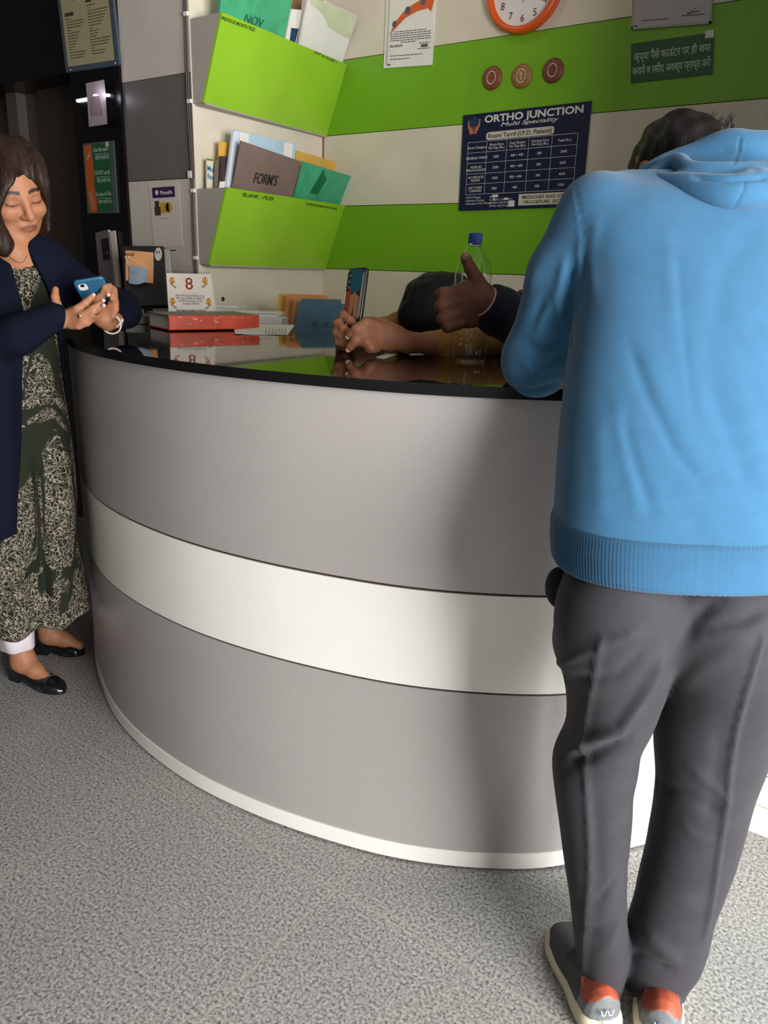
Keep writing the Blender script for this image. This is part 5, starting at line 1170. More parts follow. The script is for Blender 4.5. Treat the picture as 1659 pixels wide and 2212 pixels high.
# ---------------------------------------------------------------- woman looking down at her phone
wo = thing('person', 'person in a navy coat and dark green patterned tunic, looking down at a blue phone', 'person', tuple(PZ(70, 1470, 0)))
m_skin2 = skin_mat('skin_tan', (0.42, 0.21, 0.12))
TH, TI = math.radians(48), math.radians(22)
fwd = (-HF*math.cos(TH)+HR*math.sin(TH))*math.cos(TI)-UPZ*math.sin(TI)
Mw = head_frame(fwd, UPZ, math.radians(-13))
SW = 0.98
ew = P(52, 432, 1.93)                       # point between the eyes
hw = ew-Mw.T@(V(0, 0.080, 0.004)*SW)
S = Field((-2.62, 0.72, 0.02), (-1.72, 1.75, 1.64), 0.0042)
Tw = add_head(S, hw, Mw, SW)
S.chain([Tw(0, -0.02, -0.06), P(30, 545, 2.005), P(24, 600, 2.06)], [.050, .045, .050], .03)
S.ell(P(34, 585, 2.035), (.070, .035, .05), np.array([HR, HF, UPZ]), .04)
S.ell(P(10, 800, 2.10), (.09, .065, .28), np.array([HR, HF, UPZ]), .05)
S.chain([P(96, 560, 2.06), P(190, 640, 2.12), P(272, 672, 2.19)], [.042, .036, .032], .03); S.chain([P(272, 672, 2.19), P(246, 694, 2.06)], [.030, .021], .01)
S.chain([P(-70, 580, 1.97), P(-30, 745, 1.93), P(112, 686, 1.95)], [.042, .038, .022], .03)
def fingers(S, lst, D0, k=.004):
    """each finger a chain of (px, py, depth offset, radius px)"""
    for f in lst:
        p_ = [P(x, y, D0+d) for x, y, d, r_ in f]; S.chain(p_, [r_*D0/FPX for x, y, d, r_ in f], k)
DR = 1.94   # her right hand, in front of the phone
S.ell(P(143, 690, DR+.004), (26*DR/FPX, .015, 19*DR/FPX), np.array([unit(P(166, 688, DR)-P(120, 694, DR)), HF, unit(np.cross(unit(P(166, 688, DR)-P(120, 694, DR)), HF))]), .015)
S.chain([P(112, 687, DR+.01), P(128, 691, DR+.004)], [.022, .020], .012)
fingers(S, [[(132, 680, 0, 11), (123, 660, -.004, 10), (119, 642, -.006, 8.6), (120, 625, -.004, 7)],
            [(150, 676, 0, 10), (166, 668, -.012, 8.6), (185, 654, -.012, 7.6), (200, 640, -.004, 6.6)],
            [(158, 686, 0, 9.5), (178, 681, -.014, 8.4), (200, 667, -.016, 7.4), (221, 652, -.008, 6.2)],
            [(158, 696, 0, 9), (178, 694, -.012, 7.8), (202, 679, -.014, 7), (222, 662, -.006, 5.8)],
            [(152, 704, .002, 8), (170, 705, -.008, 7), (188, 699, -.008, 6.2), (202, 690, .0, 5.2)]], DR, .005)
DL = 2.02   # her left hand, holding the phone's far edge
axl = unit(P(224, 655, DL)-P(218, 704, DL)); ayl = unit(np.cross(axl, HF))
S.ell(P(221, 680, DL+.004), (25*DL/FPX, 24*DL/FPX, .016), np.array([axl, ayl, unit(np.cross(axl, ayl))]), .012)
S.chain([P(232, 700, DL+.02), P(222, 690, DL+.006)], [.020, .020], .012)
fingers(S, [[(206, 668, 0, 8.5), (215, 650, -.03, 7.6), (224, 634, -.05, 7), (226, 619, -.055, 6)],
            [(236, 668, 0, 8.5), (244, 646, -.012, 8), (245, 626, -.026, 7.6), (236, 619, -.045, 7), (233, 634, -.056, 6)],
            [(241, 675, 0, 8), (248, 655, -.006, 7.4), (246, 634, -.018, 7), (238, 630, -.036, 6.2)],
            [(243, 684, 0, 7.5), (250, 668, -.004, 6.6), (249, 650, -.012, 6), (241, 645, -.028, 5.4)],
            [(200, 684, -.004, 10), (196, 668, -.03, 8.5), (206, 650, -.045, 7.4), (214, 640, -.05, 6.4)]], DL, .005)
# legs and feet
fA, fB = (PZ(30, 1452, .02), PZ(138, 1486, .02)), (PZ(82, 1398, .02), PZ(182, 1402, .02))
for (hl, to), (ax_, ay_, bx) in ((fA, (44, 1398, 2.36)), (fB, (90, 1374, 2.44))):
    d = unit((to-hl)*V(1, 1, 0)); an = hl+d*.045
    S.chain([P(6 if ax_ == 44 else 40, 900, 2.14), V(an[0], an[1], .50), V(an[0], an[1], .26)], [.075, .048, .041], .03)
    S.chain([V(an[0], an[1], .28), V(an[0], an[1], .115), V(*(hl+d*.05)[:2], .075)], [.040, .033, .034], .02)
    S.chain([V(*(hl+d*.05)[:2], .075), V(*(hl+d*.10)[:2], .052), V(*(hl+d*.145)[:2], .032)], [.033, .026, .018], .03)
vs, qd = S.mesh(); vs = smooth_mesh(vs, qd, 1, .4)
body = link_mesh('body', vs, qd, m_skin2, wo, colors=skin_colors(vs, (0.31, 0.138, 0.073), hw, Mw, SW, lips=(0.17, 0.06, 0.04)))
# finger nails and silver ring
m = MB()
for x, y, d in ((202, 637, DR-.010), (223, 649, DR-.013), (224, 660, DR-.011), (234, 637, DL-.063)): 
    c = P(x, y, d); nrm_ = unit(CAM-c); m.lathe(c, [(0.0001, .0022), (.0035, .0016), (.0052, .0)], 10, axes=np.array([HR, np.cross(nrm_, HR), nrm_]))
m.build('finger_nail', mat('nail_pale', (0.56, 0.36, 0.30), 0.25), body)
a0, b0 = P(171, 670, DR-.012), P(178, 690, DR-.012); c = P(176, 682, DR-.013); fx = unit(P(200, 667, DR-.016)-P(158, 686, DR)); u_ = unit(np.cross(fx, HF)); v_ = np.cross(fx, u_)
m = MB().tube([c+.0100*(u_*math.cos(x)+v_*math.sin(x)) for x in np.linspace(0, 2*math.pi, 21)], .0018, 6, cap=False); sd = c+v_*.0105*np.sign((CAM-c)@v_)
m.lathe(sd, [(.0001, .004), (.0045, .003), (.0055, 0), (.003, -.002)], 12, axes=np.array([fx, u_, unit(CAM-c)])); m.build('finger_ring', mat('silver', (0.8, 0.78, 0.76), 0.2, 1.0), wo)
# thread bracelet with a loose tassel
wc = P(240, 700, DL+.012); axis = unit(P(272, 672, 2.19)-P(232, 700, DL)); u_ = unit(np.cross(axis, UPZ)); v_ = np.cross(axis, u_)
m = MB(); m.tube([wc+.0255*(u_*math.cos(x)+v_*math.sin(x)) for x in np.linspace(0, 2*math.pi, 25)], .0024, 6, cap=False)
m.tube([P(252, 707, DL-.02), P(258, 700, DL-.025), P(265, 690, DL-.03)], [.0018, .0022, .004], 6); m.build('thread_bracelet', mat('white_thread', (0.62, 0.52, 0.48), 0.8), wo)
# fine gold chain
m = MB(); m.tube(catmull([P(14, 548, 1.965), P(30, 562, 1.945), P(42, 567, 1.94), P(50, 566, 1.942), P(58, 552, 1.965)], 6), .0008, 5); m.build('necklace', mat('gold', (0.6, 0.36, 0.12), 0.3, 1.0), wo)

# hair: dark brown, shoulder length, side parted
m_hair2 = hair_mat('dark_brown_hair', (0.017, 0.009, 0.0065), (1, 1, 0.22), 210, 0.4)
def hairw(S):
    E = lambda c, r, kk=0.02, sub=False: S.ell(Tw(*c), np.array(r)*SW, Mw, kk, sub)
    E((0, -0.022, 0.040), (.088, .102, .088))
    # locks as chains of pixels (x, y, depth, radius px)
    def lock(pts, k=.015):
        pts = catmull([np.array(p_, float) for p_ in pts], 5); S.chain([P(x, y, d) for x, y, d, r_ in pts], [r_*d/FPX for x, y, d, r_ in pts], k)
    lock([(40, 318, 1.98, 22), (72, 350, 1.94, 18), (88, 385, 1.94, 13), (93, 415, 1.96, 13), (86, 445, 1.98, 15), (80, 478, 2.00, 17), (76, 510, 2.02, 15)])
    lock([(92, 420, 1.98, 10), (88, 460, 2.00, 16), (88, 492, 2.01, 11), (100, 492, 2.01, 4)])
    lock([(30, 330, 1.94, 20), (18, 360, 1.90, 20), (18, 392, 1.885, 16), (6, 420, 1.885, 14), (-16, 440, 1.89, 20), (-25, 480, 1.91, 25)])
    lock([(24, 372, 1.885, 10), (24, 396, 1.88, 9), (10, 415, 1.88, 9)])
    lock([(-28, 460, 1.92, 28), (-20, 500, 1.92, 24), (-4, 520, 1.93, 20), (4, 538, 1.935, 12)])
    lock([(-10, 500, 1.93, 20), (8, 524, 1.94, 14), (8, 545, 1.945, 7)])
    lock([(50, 512, 2.0, 14), (44, 528, 1.985, 9), (40, 540, 1.98, 5)])
    lock([(60, 500, 2.02, 16), (70, 520, 2.03, 14)])
    lock([(-30, 340, 1.99, 40), (-45, 420, 1.99, 36), (-40, 500, 1.99, 30)], .03)
    # keep the face free
    E((0.006, 0.085, -0.030), (.0585, .060, .092), .010, True)
hr = hair(wo, hairw, (-2.25, 0.85, 1.25), (-1.66, 1.55, 1.72), .0036, m_hair2, lambda v: wrinkle(v, .0022, 170, 4, (1, 1, .25))+wrinkle(v, .002, 60, 8, (1, 1, .4)))

# tunic, floral: body of the garment
def floral():
    m = fabric('green_floral_cloth', (0.012, 0.0145, 0.009), 0.9, 800, 0.2, 0.0, 0.1, spec=0.1); b = bsdf(m)
    tc = nd(m, 'ShaderNodeTexCoord'); mp = nd(m, 'ShaderNodeMapping'); mp.inputs['Rotation'].default_value = (0, 0, -YAW); lk(m, tc.outputs['Object'], mp.inputs[0])
    ds = nd(m, 'ShaderNodeTexNoise', i_Scale=26.0, i_Detail=3.0); lk(m, mp.outputs[0], ds.inputs['Vector'])
    ad = nd(m, 'ShaderNodeMix', data_type='RGBA', blend_type='LINEAR_LIGHT'); ad.inputs[0].default_value = 0.03; lk(m, mp.outputs[0], ad.inputs[6]); lk(m, ds.outputs['Color'], ad.inputs[7])
    vo = nd(m, 'ShaderNodeTexVoronoi', feature='DISTANCE_TO_EDGE', i_Scale=72.0); lk(m, ad.outputs[2], vo.inputs['Vector'])
    l1 = ramp(m, [(0.02, (1, 1, 1)), (0.055, (0, 0, 0))]); lk(m, vo.outputs['Distance'], l1.inputs[0])
    v2 = nd(m, 'ShaderNodeTexNoise', i_Scale=52.0, i_Detail=1.5); lk(m, ad.outputs[2], v2.inputs['Vector'])
    l2 = ramp(m, [(0.478, (0, 0, 0)), (0.49, (1, 1, 1)), (0.502, (1, 1, 1)), (0.514, (0, 0, 0))]); lk(m, v2.outputs['Fac'], l2.inputs[0])
    mxl = nd(m, 'ShaderNodeMix', data_type='RGBA', blend_type='LIGHTEN'); mxl.inputs[0].default_value = 1; lk(m, l1.outputs[0], mxl.inputs[6]); lk(m, l2.outputs[0], mxl.inputs[7])
    # trailing vines: irregular vertical bands carry the flowers
    mp2 = nd(m, 'ShaderNodeMapping'); mp2.inputs['Rotation'].default_value = (0, 0, -YAW); mp2.inputs['Scale'].default_value = (1.35, 0.3, 0.27); mp2.inputs['Location'].default_value = (0.37, 0.0, 0.21); lk(m, tc.outputs['Object'], mp2.inputs[0])
    vn = nd(m, 'ShaderNodeTexNoise', i_Scale=15.0, i_Detail=4.0, i_Distortion=0.9); lk(m, mp2.outputs[0], vn.inputs['Vector'])
    l3 = ramp(m, [(0.445, (0, 0, 0)), (0.465, (1, 1, 1))]); lk(m, vn.outputs['Fac'], l3.inputs[0])
    ml = nd(m, 'ShaderNodeMix', data_type='RGBA', blend_type='MULTIPLY'); ml.inputs[0].default_value = 1; lk(m, mxl.outputs[2], ml.inputs[6]); lk(m, l3.outputs[0], ml.inputs[7])
    src = b.inputs['Base Color'].links[0].from_socket
    fin = nd(m, 'ShaderNodeMix', data_type='RGBA'); lk(m, ml.outputs[2], fin.inputs[0]); lk(m, src, fin.inputs[6]); fin.inputs[7].default_value = (0.24, 0.205, 0.165, 1)
    lk(m, fin.outputs[2], b.inputs['Base Color']); return m
m_flor = floral()
S = Field((-2.66, 0.80, 0.16), (-1.78, 1.62, 1.50), 0.0055)
ku = [(545, -60, 112, 2.055, .075), (600, -72, 122, 2.06, .09), (680, -70, 118, 2.07, .10), (760, -66, 126, 2.09, .105), (860, -74, 136, 2.12, .115), (960, -84, 148, 2.15, .125), (1080, -92, 164, 2.20, .135), (1200, -96, 178, 2.255, .145), (1290, -100, 188, 2.30, .15), (1322, -102, 191, 2.315, .15)]
S.stack([rowpx(*r_) for r_ in ku], .02, 2.0, fold=lambda u, v, z, a, b: (a, b))
S.stack([rowpx(780, 0, 40, 2.09, .03), rowpx(900, -50, 82, 2.075, .095), rowpx(1060, -70, 92, 2.12, .13), rowpx(1200, -74, 96, 2.17, .14), rowpx(1345, -80, 98, 2.255, .14)], .03, 2.0)
vs, qd = S.mesh(); vs = smooth_mesh(vs, qd, 2); nr = vnormals(vs, qd); px, py, D = pixels(vs)
sk = np.clip((py-800)/300, 0, 1)
disp = wrinkle(vs, .002, 20, 6)+sk*.010*np.sin(((px-20)*1.0)/15.0+0.6*np.sin(py/170))*np.clip((py-800)/500, 0, 1)+crease2(px, py, [(84, 1000), (96, 1200), (104, 1330)], 9, -.016)+crease2(px, py, [(20, 1150), (18, 1340)], 9, -.012)
vs = vs+nr*disp[:, None]
neck = [(-10, 540), (8, 553), (23, 568), (47, 580), (58, 553), (70, 530)]
xs_, ys_ = np.array(neck, float).T; px, py, D = pixels(vs); keep = ~((py < np.interp(px, xs_, ys_)) & (px < 70)) & ~(py < 540)
zlow = P(60, 1330, 2.2)[2]
vs, qd = trim(vs, qd, keep)
link_mesh('tunic', vs, qd, m_flor, wo)
# pale satin trousers at the ankles
m_sat = fabric('pale_satin', (0.55, 0.50, 0.54), 0.35, 300, 0.1, 0.2, 0.06)
for hl, to, x0, nm in ((*fA, 0, 0), (*fB, 0, 1)):
    d = unit((to-hl)*V(1, 1, 0)); c = hl+d*.035; rs = []
    for z, r1 in ((.122, .050), (.124, .052), (.16, .053), (.22, .056), (.30, .060), (.30, .05)):
        rs.append([V(c[0], c[1], z)+(r1+.003*math.sin(5*x+z*20))*(HR*math.cos(x)+HF*math.sin(x)) for x in np.linspace(0, 2*math.pi, 41)[:-1]])
    inn = [[V(c[0], c[1], .123)+.047*(HR*math.cos(x)+HF*math.sin(x)) for x in np.linspace(0, 2*math.pi, 41)[:-1]]]
    MB().rings(inn+rs, cap=False).build('trouser_cuff', m_sat, wo)
# navy coat, open at the front
S = Field((-2.75, 0.62, 0.52), (-1.66, 1.85, 1.52), 0.0055)
cr = [(508, -55, 78, 2.03, .05), (525, -80, 104, 2.045, .075), (560, -92, 124, 2.055, .095), (620, -94, 134, 2.06, .108), (700, -92, 132, 2.075, .118), (780, -88, 134, 2.095, .123), (900, -92, 142, 2.13, .13), (1020, -96, 150, 2.175, .136), (1140, -98, 156, 2.22, .14)]
S.stack([rowpx(*r_) for r_ in cr], .02, 2.1)
S.stack([rowpx(760, -90, 46, 2.00, .10), rowpx(900, -96, 45, 2.005, .115), rowpx(1030, -100, 43, 2.03, .12), rowpx(1148, -104, 42, 2.06, .12)], .02, 2.6)
gx, gy, gD = S.pix()
lx = np.interp(gy, [480, 545, 571, 664, 700, 760, 800, 1148, 1200], [-25, -8, 23, 50, 54, 50, 48, 42, 42]); rx = np.interp(gy, [500, 517, 633, 690, 760, 900, 1000, 1150], [45, 54, 109, 122, 128, 150, 170, 200])
gDc = np.interp(gy, [500, 700, 1148], [2.08, 2.10, 2.24])
op = np.maximum(np.maximum(lx-gx, gx-rx)*2.0/FPX, gD-gDc); S.f = np.maximum(S.f, -op).astype(np.float32)
op = np.maximum((gy-np.interp(gx, [-30, 0, 30, 60], [548, 520, 500, 512]))*2/FPX, np.maximum((-30-gx), gx-62)*2/FPX); S.f = np.maximum(S.f, -op).astype(np.float32)
del gx, gy, gD, op
# sleeves
S.chain([P(92, 556, 2.06), P(150, 606, 2.10), P(205, 640, 2.13), P(262, 664, 2.18)], [.056, .054, .050, .047], .04); S.chain([P(262, 664, 2.18), P(270, 674, 2.15), P(256, 686, 2.10)], [.046, .042, .036], .02)
S.chain([P(-66, 580, 1.98), P(-34, 745, 1.935), P(40, 724, 1.92), P(118, 684, 1.94)], [.056, .056, .050, .037], .03)
vs, qd = S.mesh(); vs = smooth_mesh(vs, qd, 2); nr = vnormals(vs, qd); px, py, D = pixels(vs)
disp = wrinkle(vs, .0022, 22, 11)
for line, wd, am in (([(60, 690), (90, 715), (112, 705)], 6, -.004), ([(20, 700), (60, 735), (95, 740)], 8, .004), ([(110, 560), (140, 600), (160, 640)], 8, .004), ([(180, 600), (210, 640)], 7, -.004), ([(20, 800), (24, 1000), (22, 1140)], 10, .004), ([(60, 530), (90, 590), (116, 650)], 4, .003)):
    disp += crease2(px, py, line, wd, am)
link_mesh('coat', vs+nr*disp[:, None], qd, fabric('navy_wool', (0.0032, 0.0046, 0.0115), 0.9, 500, 0.2, 0.0, 0.1, spec=0.08), wo)
# black court shoes with a bow band
m_pat = mat('black_patent', (0.006, 0.006, 0.008), 0.16)
for (hl, to) in (fA, fB):
    hl = hl*V(1, 1, 0); to = to*V(1, 1, 0); d = unit(to-hl); s_ = np.cross(UPZ, d); L = np.linalg.norm(to-hl); root = thing_child('shoe', wo, hl)
    W_ = lambda t: .074*np.interp(t, [0, .05, .15, .35, .55, .75, .9, .97, 1], [.3, .62, .76, .76, .9, 1., .82, .5, .2]); B0 = lambda t: .030*np.clip(1-t*1.6, 0, 1)**1.3
    rs = []
    for t in np.linspace(0, 1, 36):
        hgt = np.interp(t, [0, .1, .3, .55, .64, .75, .9, 1], [.055, .046, .028, .024, .034, .036, .026, .010]); open_ = t < .64
        ring = []
        for i in range(32):
            x = 2*math.pi*i/32; c, q_ = math.cos(x), math.sin(x)
            if q_ >= 0: z = B0(t)+.006+hgt*q_**.6 if not open_ else B0(t)+.006+hgt*min(1, q_*1.8)*(1 if abs(c) > .55 else max(.12, (abs(c)/.55)))
            else: z = B0(t)+.006*(1+q_)
            ring.append(hl+d*t*L+s_*W_(t)/2*np.sign(c)*abs(c)**.7+UPZ*z)
        rs.append(ring)
    MB().rings(rs).build('upper', m_pat, root)
    MB().prism([(hl+d*x+s_*y)[:2] for x, y in ((-.002, -.020), (.042, -.022), (.042, .022), (-.002, .020))], 0, .034).build('heel_block', m_pat, root)
    m = MB()
    rs = [[hl+d*(t*L)+s_*W_(.72)/2*1.03*math.cos(x)+UPZ*(B0(t)+.007+(.039)*math.sin(x)) for x in np.linspace(0.1, math.pi-.1, 15)] for t in (.64, .68, .72, .76)]
    m.rings(rs, cap=False, closed=False); m.build('bow_band', fabric('black_ribbon', (0.010, 0.010, 0.014), 0.7, 600, .2, .3), root)
# blue phone in her hands
tl, tr = P(157, 611, 1.925), P(223, 600, 1.935); dn = unit(P(163, 668, 2.02)-tl); xv = unit(tr-tl); n_ = unit(np.cross(xv, dn)); n_ = n_ if n_@(CAM-tl) > 0 else -n_
Wp = np.linalg.norm(tr-tl); Lp = .148; dn = unit(dn-xv*(dn@xv)); n_ = unit(np.cross(xv, dn)); n_ = n_ if n_@(CAM-tl) > 0 else -n_
ph = thing('phone', 'blue smartphone held in both hands by the person in the navy coat', 'phone', tuple(tl+xv*Wp/2+dn*Lp/2))
Mx = np.array([xv, dn, n_]); 
def rrect(w_, l_, r_, n=6):
    out = []
    for cx, cy, a0 in ((w_/2-r_, l_/2-r_, 0), (-w_/2+r_, l_/2-r_, 90), (-w_/2+r_, -l_/2+r_, 180), (w_/2-r_, -l_/2+r_, 270)):
        for k in range(n+1): a_ = math.radians(a0+90*k/n); out.append((cx+r_*math.cos(a_), cy+r_*math.sin(a_)))
    return out
def phone_body(m, c, Mx, w_, l_, t_, r_=.010, mi=0):
    rs = []
    for z, g in ((-t_/2, -.002), (-t_/2+.0012, -.0004), (0, 0), (t_/2-.0012, -.0004), (t_/2, -.002)):
        rs.append([c+Mx.T@V(x*(1+2*g/w_), y*(1+2*g/l_), z) for x, y in rrect(w_, l_, r_)])
    return m.rings(rs, mi)
c = tl+xv*Wp/2+dn*Lp/2-n_*.004
phone_body(MB(), c, Mx, Wp, Lp, .0085).build('back_shell', mat('phone_blue', (0.022, 0.105, 0.20), 0.28), ph)
q0 = c-xv*(Wp/2-.019)-dn*(Lp/2-.022)+n_*.0043
MB().add([q0+Mx.T@V(x, y, .0004) for x, y in rrect(.022, .026, .008)], [tuple(range(28))]).build('camera_patch', mat('camera_silver', (0.60, 0.62, 0.64), 0.3), ph)
MB().disc(q0-dn*.006+n_*.0009, n_, .0055, 18, xa=xv).build('camera_lens', m_black, ph)
phone_body(MB(), c-n_*.0045, Mx, Wp-.004, Lp-.006, .0006).build('screen', mat('phone_screen', (0.02, 0.02, 0.025), 0.08), ph)

# ---------------------------------------------------------------- receptionist with the mustard sweater, head bowed behind the counter
re_ = thing('person', 'person with black hair bowed behind the counter, mustard cuffs, holding a phone upright', 'person', (-1.05, 2.25, 0))
DH = 2.28
Mr = head_frame(-HR*0.75-UPZ*0.62-HF*0.15, UPZ-HR*.6, 0.0)
hc = P(962, 690, DH)
S = Field((-1.62, 1.40, 0.40), (-0.45, 2.62, 1.36), 0.0045)
Tr = add_head(S, hc, Mr, .95)
tors = V(-0.93, 2.30, 0)
S.cone(Tr(0, -.03, -.05), V(-1.12, 2.22, 1.05), .048, .056, .03); S.ell(V(-1.10, 2.32, .84), (.16, .10, .24), np.array([HR, HF, UPZ]), .05)
wr1 = P(930, 742, 1.93)
S.chain([V(-0.97, 2.22, 1.02), V(-0.90, 1.95, 1.160), P(1010, 741, 1.965), wr1], [.045, .036, .030, .025], .03)
DA = 1.88
S.chain([wr1, P(880, 740, 1.905)], [.024, .028], .012)
axh = unit(P(790, 730, DA)-P(880, 740, 1.905)); ayh = unit(np.cross(axh, HF)); 
S.ell(P(838, 728, DA+.01), (46*DA/FPX, 30*DA/FPX, .017), np.array([axh, ayh, unit(np.cross(axh, ayh))]), .015)
fingers(S, [[(816, 706, 0, 13), (790, 700, -.02, 13), (770, 712, -.022, 11.5), (757, 722, -.012, 9.5), (753, 727, -.006, 7.5)],
            [(812, 722, 0, 12), (785, 722, -.022, 11.5), (768, 736, -.020, 10.5), (756, 750, -.010, 8.5), (753, 755, -.006, 7)],
            [(812, 738, 0, 11), (792, 738, -.024, 11), (784, 740, -.018, 10), (796, 748, .0, 8)],
            [(816, 750, 0, 10), (802, 752, -.020, 10), (796, 754, -.014, 9), (808, 758, .0, 7)],
            [(862, 716, .02, 13), (830, 700, .035, 12), (806, 694, .045, 10), (786, 692, .05, 8)]], DA, .004)
DB = 1.93   # the other hand, behind the phone
S.chain([V(-1.24, 2.32, 1.02), V(-1.34, 2.05, 1.155), P(748, 742, 2.04), P(744, 736, 1.97)], [.042, .034, .026, .026], .03)
S.ell(P(745, 724, DB+.02), (.022, .024, .034), np.array([HR, HF, UPZ]), .015)
fingers(S, [[(738, 696, .0, 11), (742, 682, -.02, 10.5), (756, 692, -.035, 9), (766, 700, -.042, 7.5)],
            [(730, 706, .0, 10.5), (729, 700, -.018, 10), (742, 710, -.034, 9), (756, 718, -.040, 7.5)],
            [(730, 720, .0, 10), (727, 720, -.016, 10), (740, 728, -.030, 9), (752, 734, -.036, 7.5)],
            [(732, 734, .0, 9.5), (730, 738, -.014, 9.5), (744, 745, -.026, 8.5), (756, 749, -.032, 7)],
            [(752, 700, .02, 11), (757, 676, .018, 9.5), (757, 656, .014, 8), (756, 646, .012, 6.5)]], DB, .004)
for dx in (-.09, .09): S.chain([V(-1.10+dx, 2.34, .56), V(-1.16+dx, 2.06, .52), V(-1.16+dx, 2.06, .42)], [.075, .055, .05], .03)
vs, qd = S.mesh(); vs = smooth_mesh(vs, qd, 1, .4)
m_skin3 = skin_mat('skin_warm', (0.40, 0.20, 0.12))
body = link_mesh('body', vs, qd, m_skin3, re_, colors=skin_colors(vs, (0.29, 0.125, 0.068), hc, Mr, .95))
m = MB()
for x, y, d in ((752, 728, DA-.014), (752, 756, DA-.012)):
    c = P(x, y, d); nrm_ = unit(CAM-c); m.lathe(c, [(0.0001, .002), (.004, .0016), (.006, .0)], 10, axes=np.array([HR, np.cross(nrm_, HR), nrm_]))
m.build('finger_nail', MATS['nail_pale'], body)
hair(re_, lambda S: (S.ell(Tr(0, -.02, .036), (.084, .104, .088), Mr, .02), S.chain([P(915, 648, DH-.02), P(890, 680, DH-.03), P(892, 716, DH-.02)], [.055, .040, .028], .06), S.chain([P(940, 650, DH-.03), P(925, 690, DH-.04), P(928, 722, DH-.04)], [.05, .045, .035], .06), S.chain([P(975, 650, DH-.02), P(985, 690, DH-.02), P(985, 722, DH)], [.04, .045, .035], .06)),
     (-1.62, 1.7, 1.02), (-.9, 2.5, 1.42), .005, hair_mat('jet_hair', (0.008, 0.008, 0.010), (1, 1, .2), 240, .42), lambda v: wrinkle(v, .0022, 130, 5, (1, 1, .3)))
m_must = fabric('mustard_knit', (0.33, 0.145, 0.030), 0.9, 300, 0.6, 0.3, 0.15, (1, 1, 1), vscale=50)
S = Field((-1.62, 1.55, 0.55), (-0.45, 2.65, 1.30), 0.0055)
S.chain([P(924, 742, 1.935), P(965, 741, 1.95), P(1010, 741, 1.965), V(-0.90, 1.95, 1.165)], [.030, .036, .040, .044], .01); S.chain([V(-0.90, 1.95, 1.165), V(-0.97, 2.22, 1.03)], [.044, .06], .02)
S.ell(V(-1.10, 2.32, .83), (.18, .125, .25), np.array([HR, HF, UPZ]), .05); S.chain([V(-1.24, 2.32, 1.02), V(-1.34, 2.05, 1.160), P(752, 742, 2.08)], [.058, .045, .034], .04); S.cone(V(-1.11, 2.26, 1.02), V(-1.12, 2.22, 1.06), .07, .06, .03)
vs, qd = S.mesh(); vs = smooth_mesh(vs, qd, 1)
link_mesh('sweater', vs+vnormals(vs, qd)*(wrinkle(vs, .0015, 60, 3)+.0012*np.sin(vs@unit(P(965, 741, 1.95)-P(924, 742, 1.935))*900)*(pixels(vs)[0] < 1060))[:, None], qd, m_must, re_)
# phone with a painted case
tl = P(757, 580, 1.90); Dph = 1.90
xv = unit(P(800, 598, 1.865)-P(757, 580, 1.925)); dn = unit(P(752, 740, 1.925)-P(757, 580, 1.925)); dn = unit(dn-xv*(dn@xv)); n_ = unit(np.cross(xv, dn)); n_ = n_ if n_@(CAM-tl) > 0 else -n_
A0 = P(757, 580, 1.925); Wp = .074; Lp = .160
dn = unit(P(753, 740, 1.925)-A0); xdir = unit(HR*0.60-HF*0.80-UPZ*.12); dn = unit(dn-.5*xdir*(xdir@dn)); xdir = unit(xdir-dn*(xdir@dn)); n_ = unit(np.cross(xdir, dn)); n_ = n_ if n_@(CAM-A0) > 0 else -n_; Mx = np.array([xdir, dn, n_])
c = A0+xdir*Wp/2+dn*Lp/2
ph = thing('phone', 'smartphone in a painted teal and orange case standing upright in the hands over the counter', 'phone', tuple(c+dn*Lp/2))
phone_body(MB(), c, Mx, Wp, Lp, .010, .011).build('case', mat('phone_black', (0.015, 0.016, 0.018), 0.3), ph)
def onback(u, v, e=.0054): return c+xdir*(u-.5)*Wp+dn*(v-.5)*Lp+n_*e
def bpoly(m, pts, e=.0054, mi=0): m.add([onback(u, v, e) for u, v in pts], [tuple(range(len(pts)))], mi)
m = MB()
bpoly(m, [(.05, .03), (.80, .03), (.86, .06), (.86, .34), (.45, .42), (.30, .30), (.06, .40)], .0054, 0)
bpoly(m, [(.04, .36), (.30, .30), (.33, .40), (.30, .97), (.04, .97)], .0055, 1); bpoly(m, [(.30, .42), (.55, .38), (.80, .45), (.80, .80), (.55, .97), (.30, .97)], .0056, 2)
bpoly(m, [(.55, .55), (.60, .97), (.42, .97)], .0058, 3); bpoly(m, [(.84, .12), (.95, .06), (.95, .80), (.82, .80)], .0053, 4); bpoly(m, [(.62, .85), (.95, .75), (.95, .97), (.60, .97)], .0057, 3)
m.build('case_art', [mat('art_teal', (0.012, 0.10, 0.14), 0.3), mat('art_orange', (0.33, 0.055, 0.018), 0.3), mat('art_peach', (0.40, 0.19, 0.10), 0.3), mat('art_brown', (0.05, 0.03, 0.025), 0.3), mat('art_ivory', (0.36, 0.35, 0.31), 0.3)], ph)
m = MB(); bpoly(m, [(.03, .07), (.22, .07), (.22, .36), (.03, .36)], .0064, 0); m.build('camera_bar', mat('lens_black', (0.006, 0.006, 0.008), 0.08), ph)
m = MB()
for k in range(3): m.lathe(onback(.125, .12+.09*k, .0064), [(.0065, 0), (.0065, .0012), (.005, .0014), (.0001, .0012)], 18, axes=Mx)
m.build('camera_lens', mat('lens_ring', (0.1, 0.11, 0.12), 0.15, 0.6), ph)

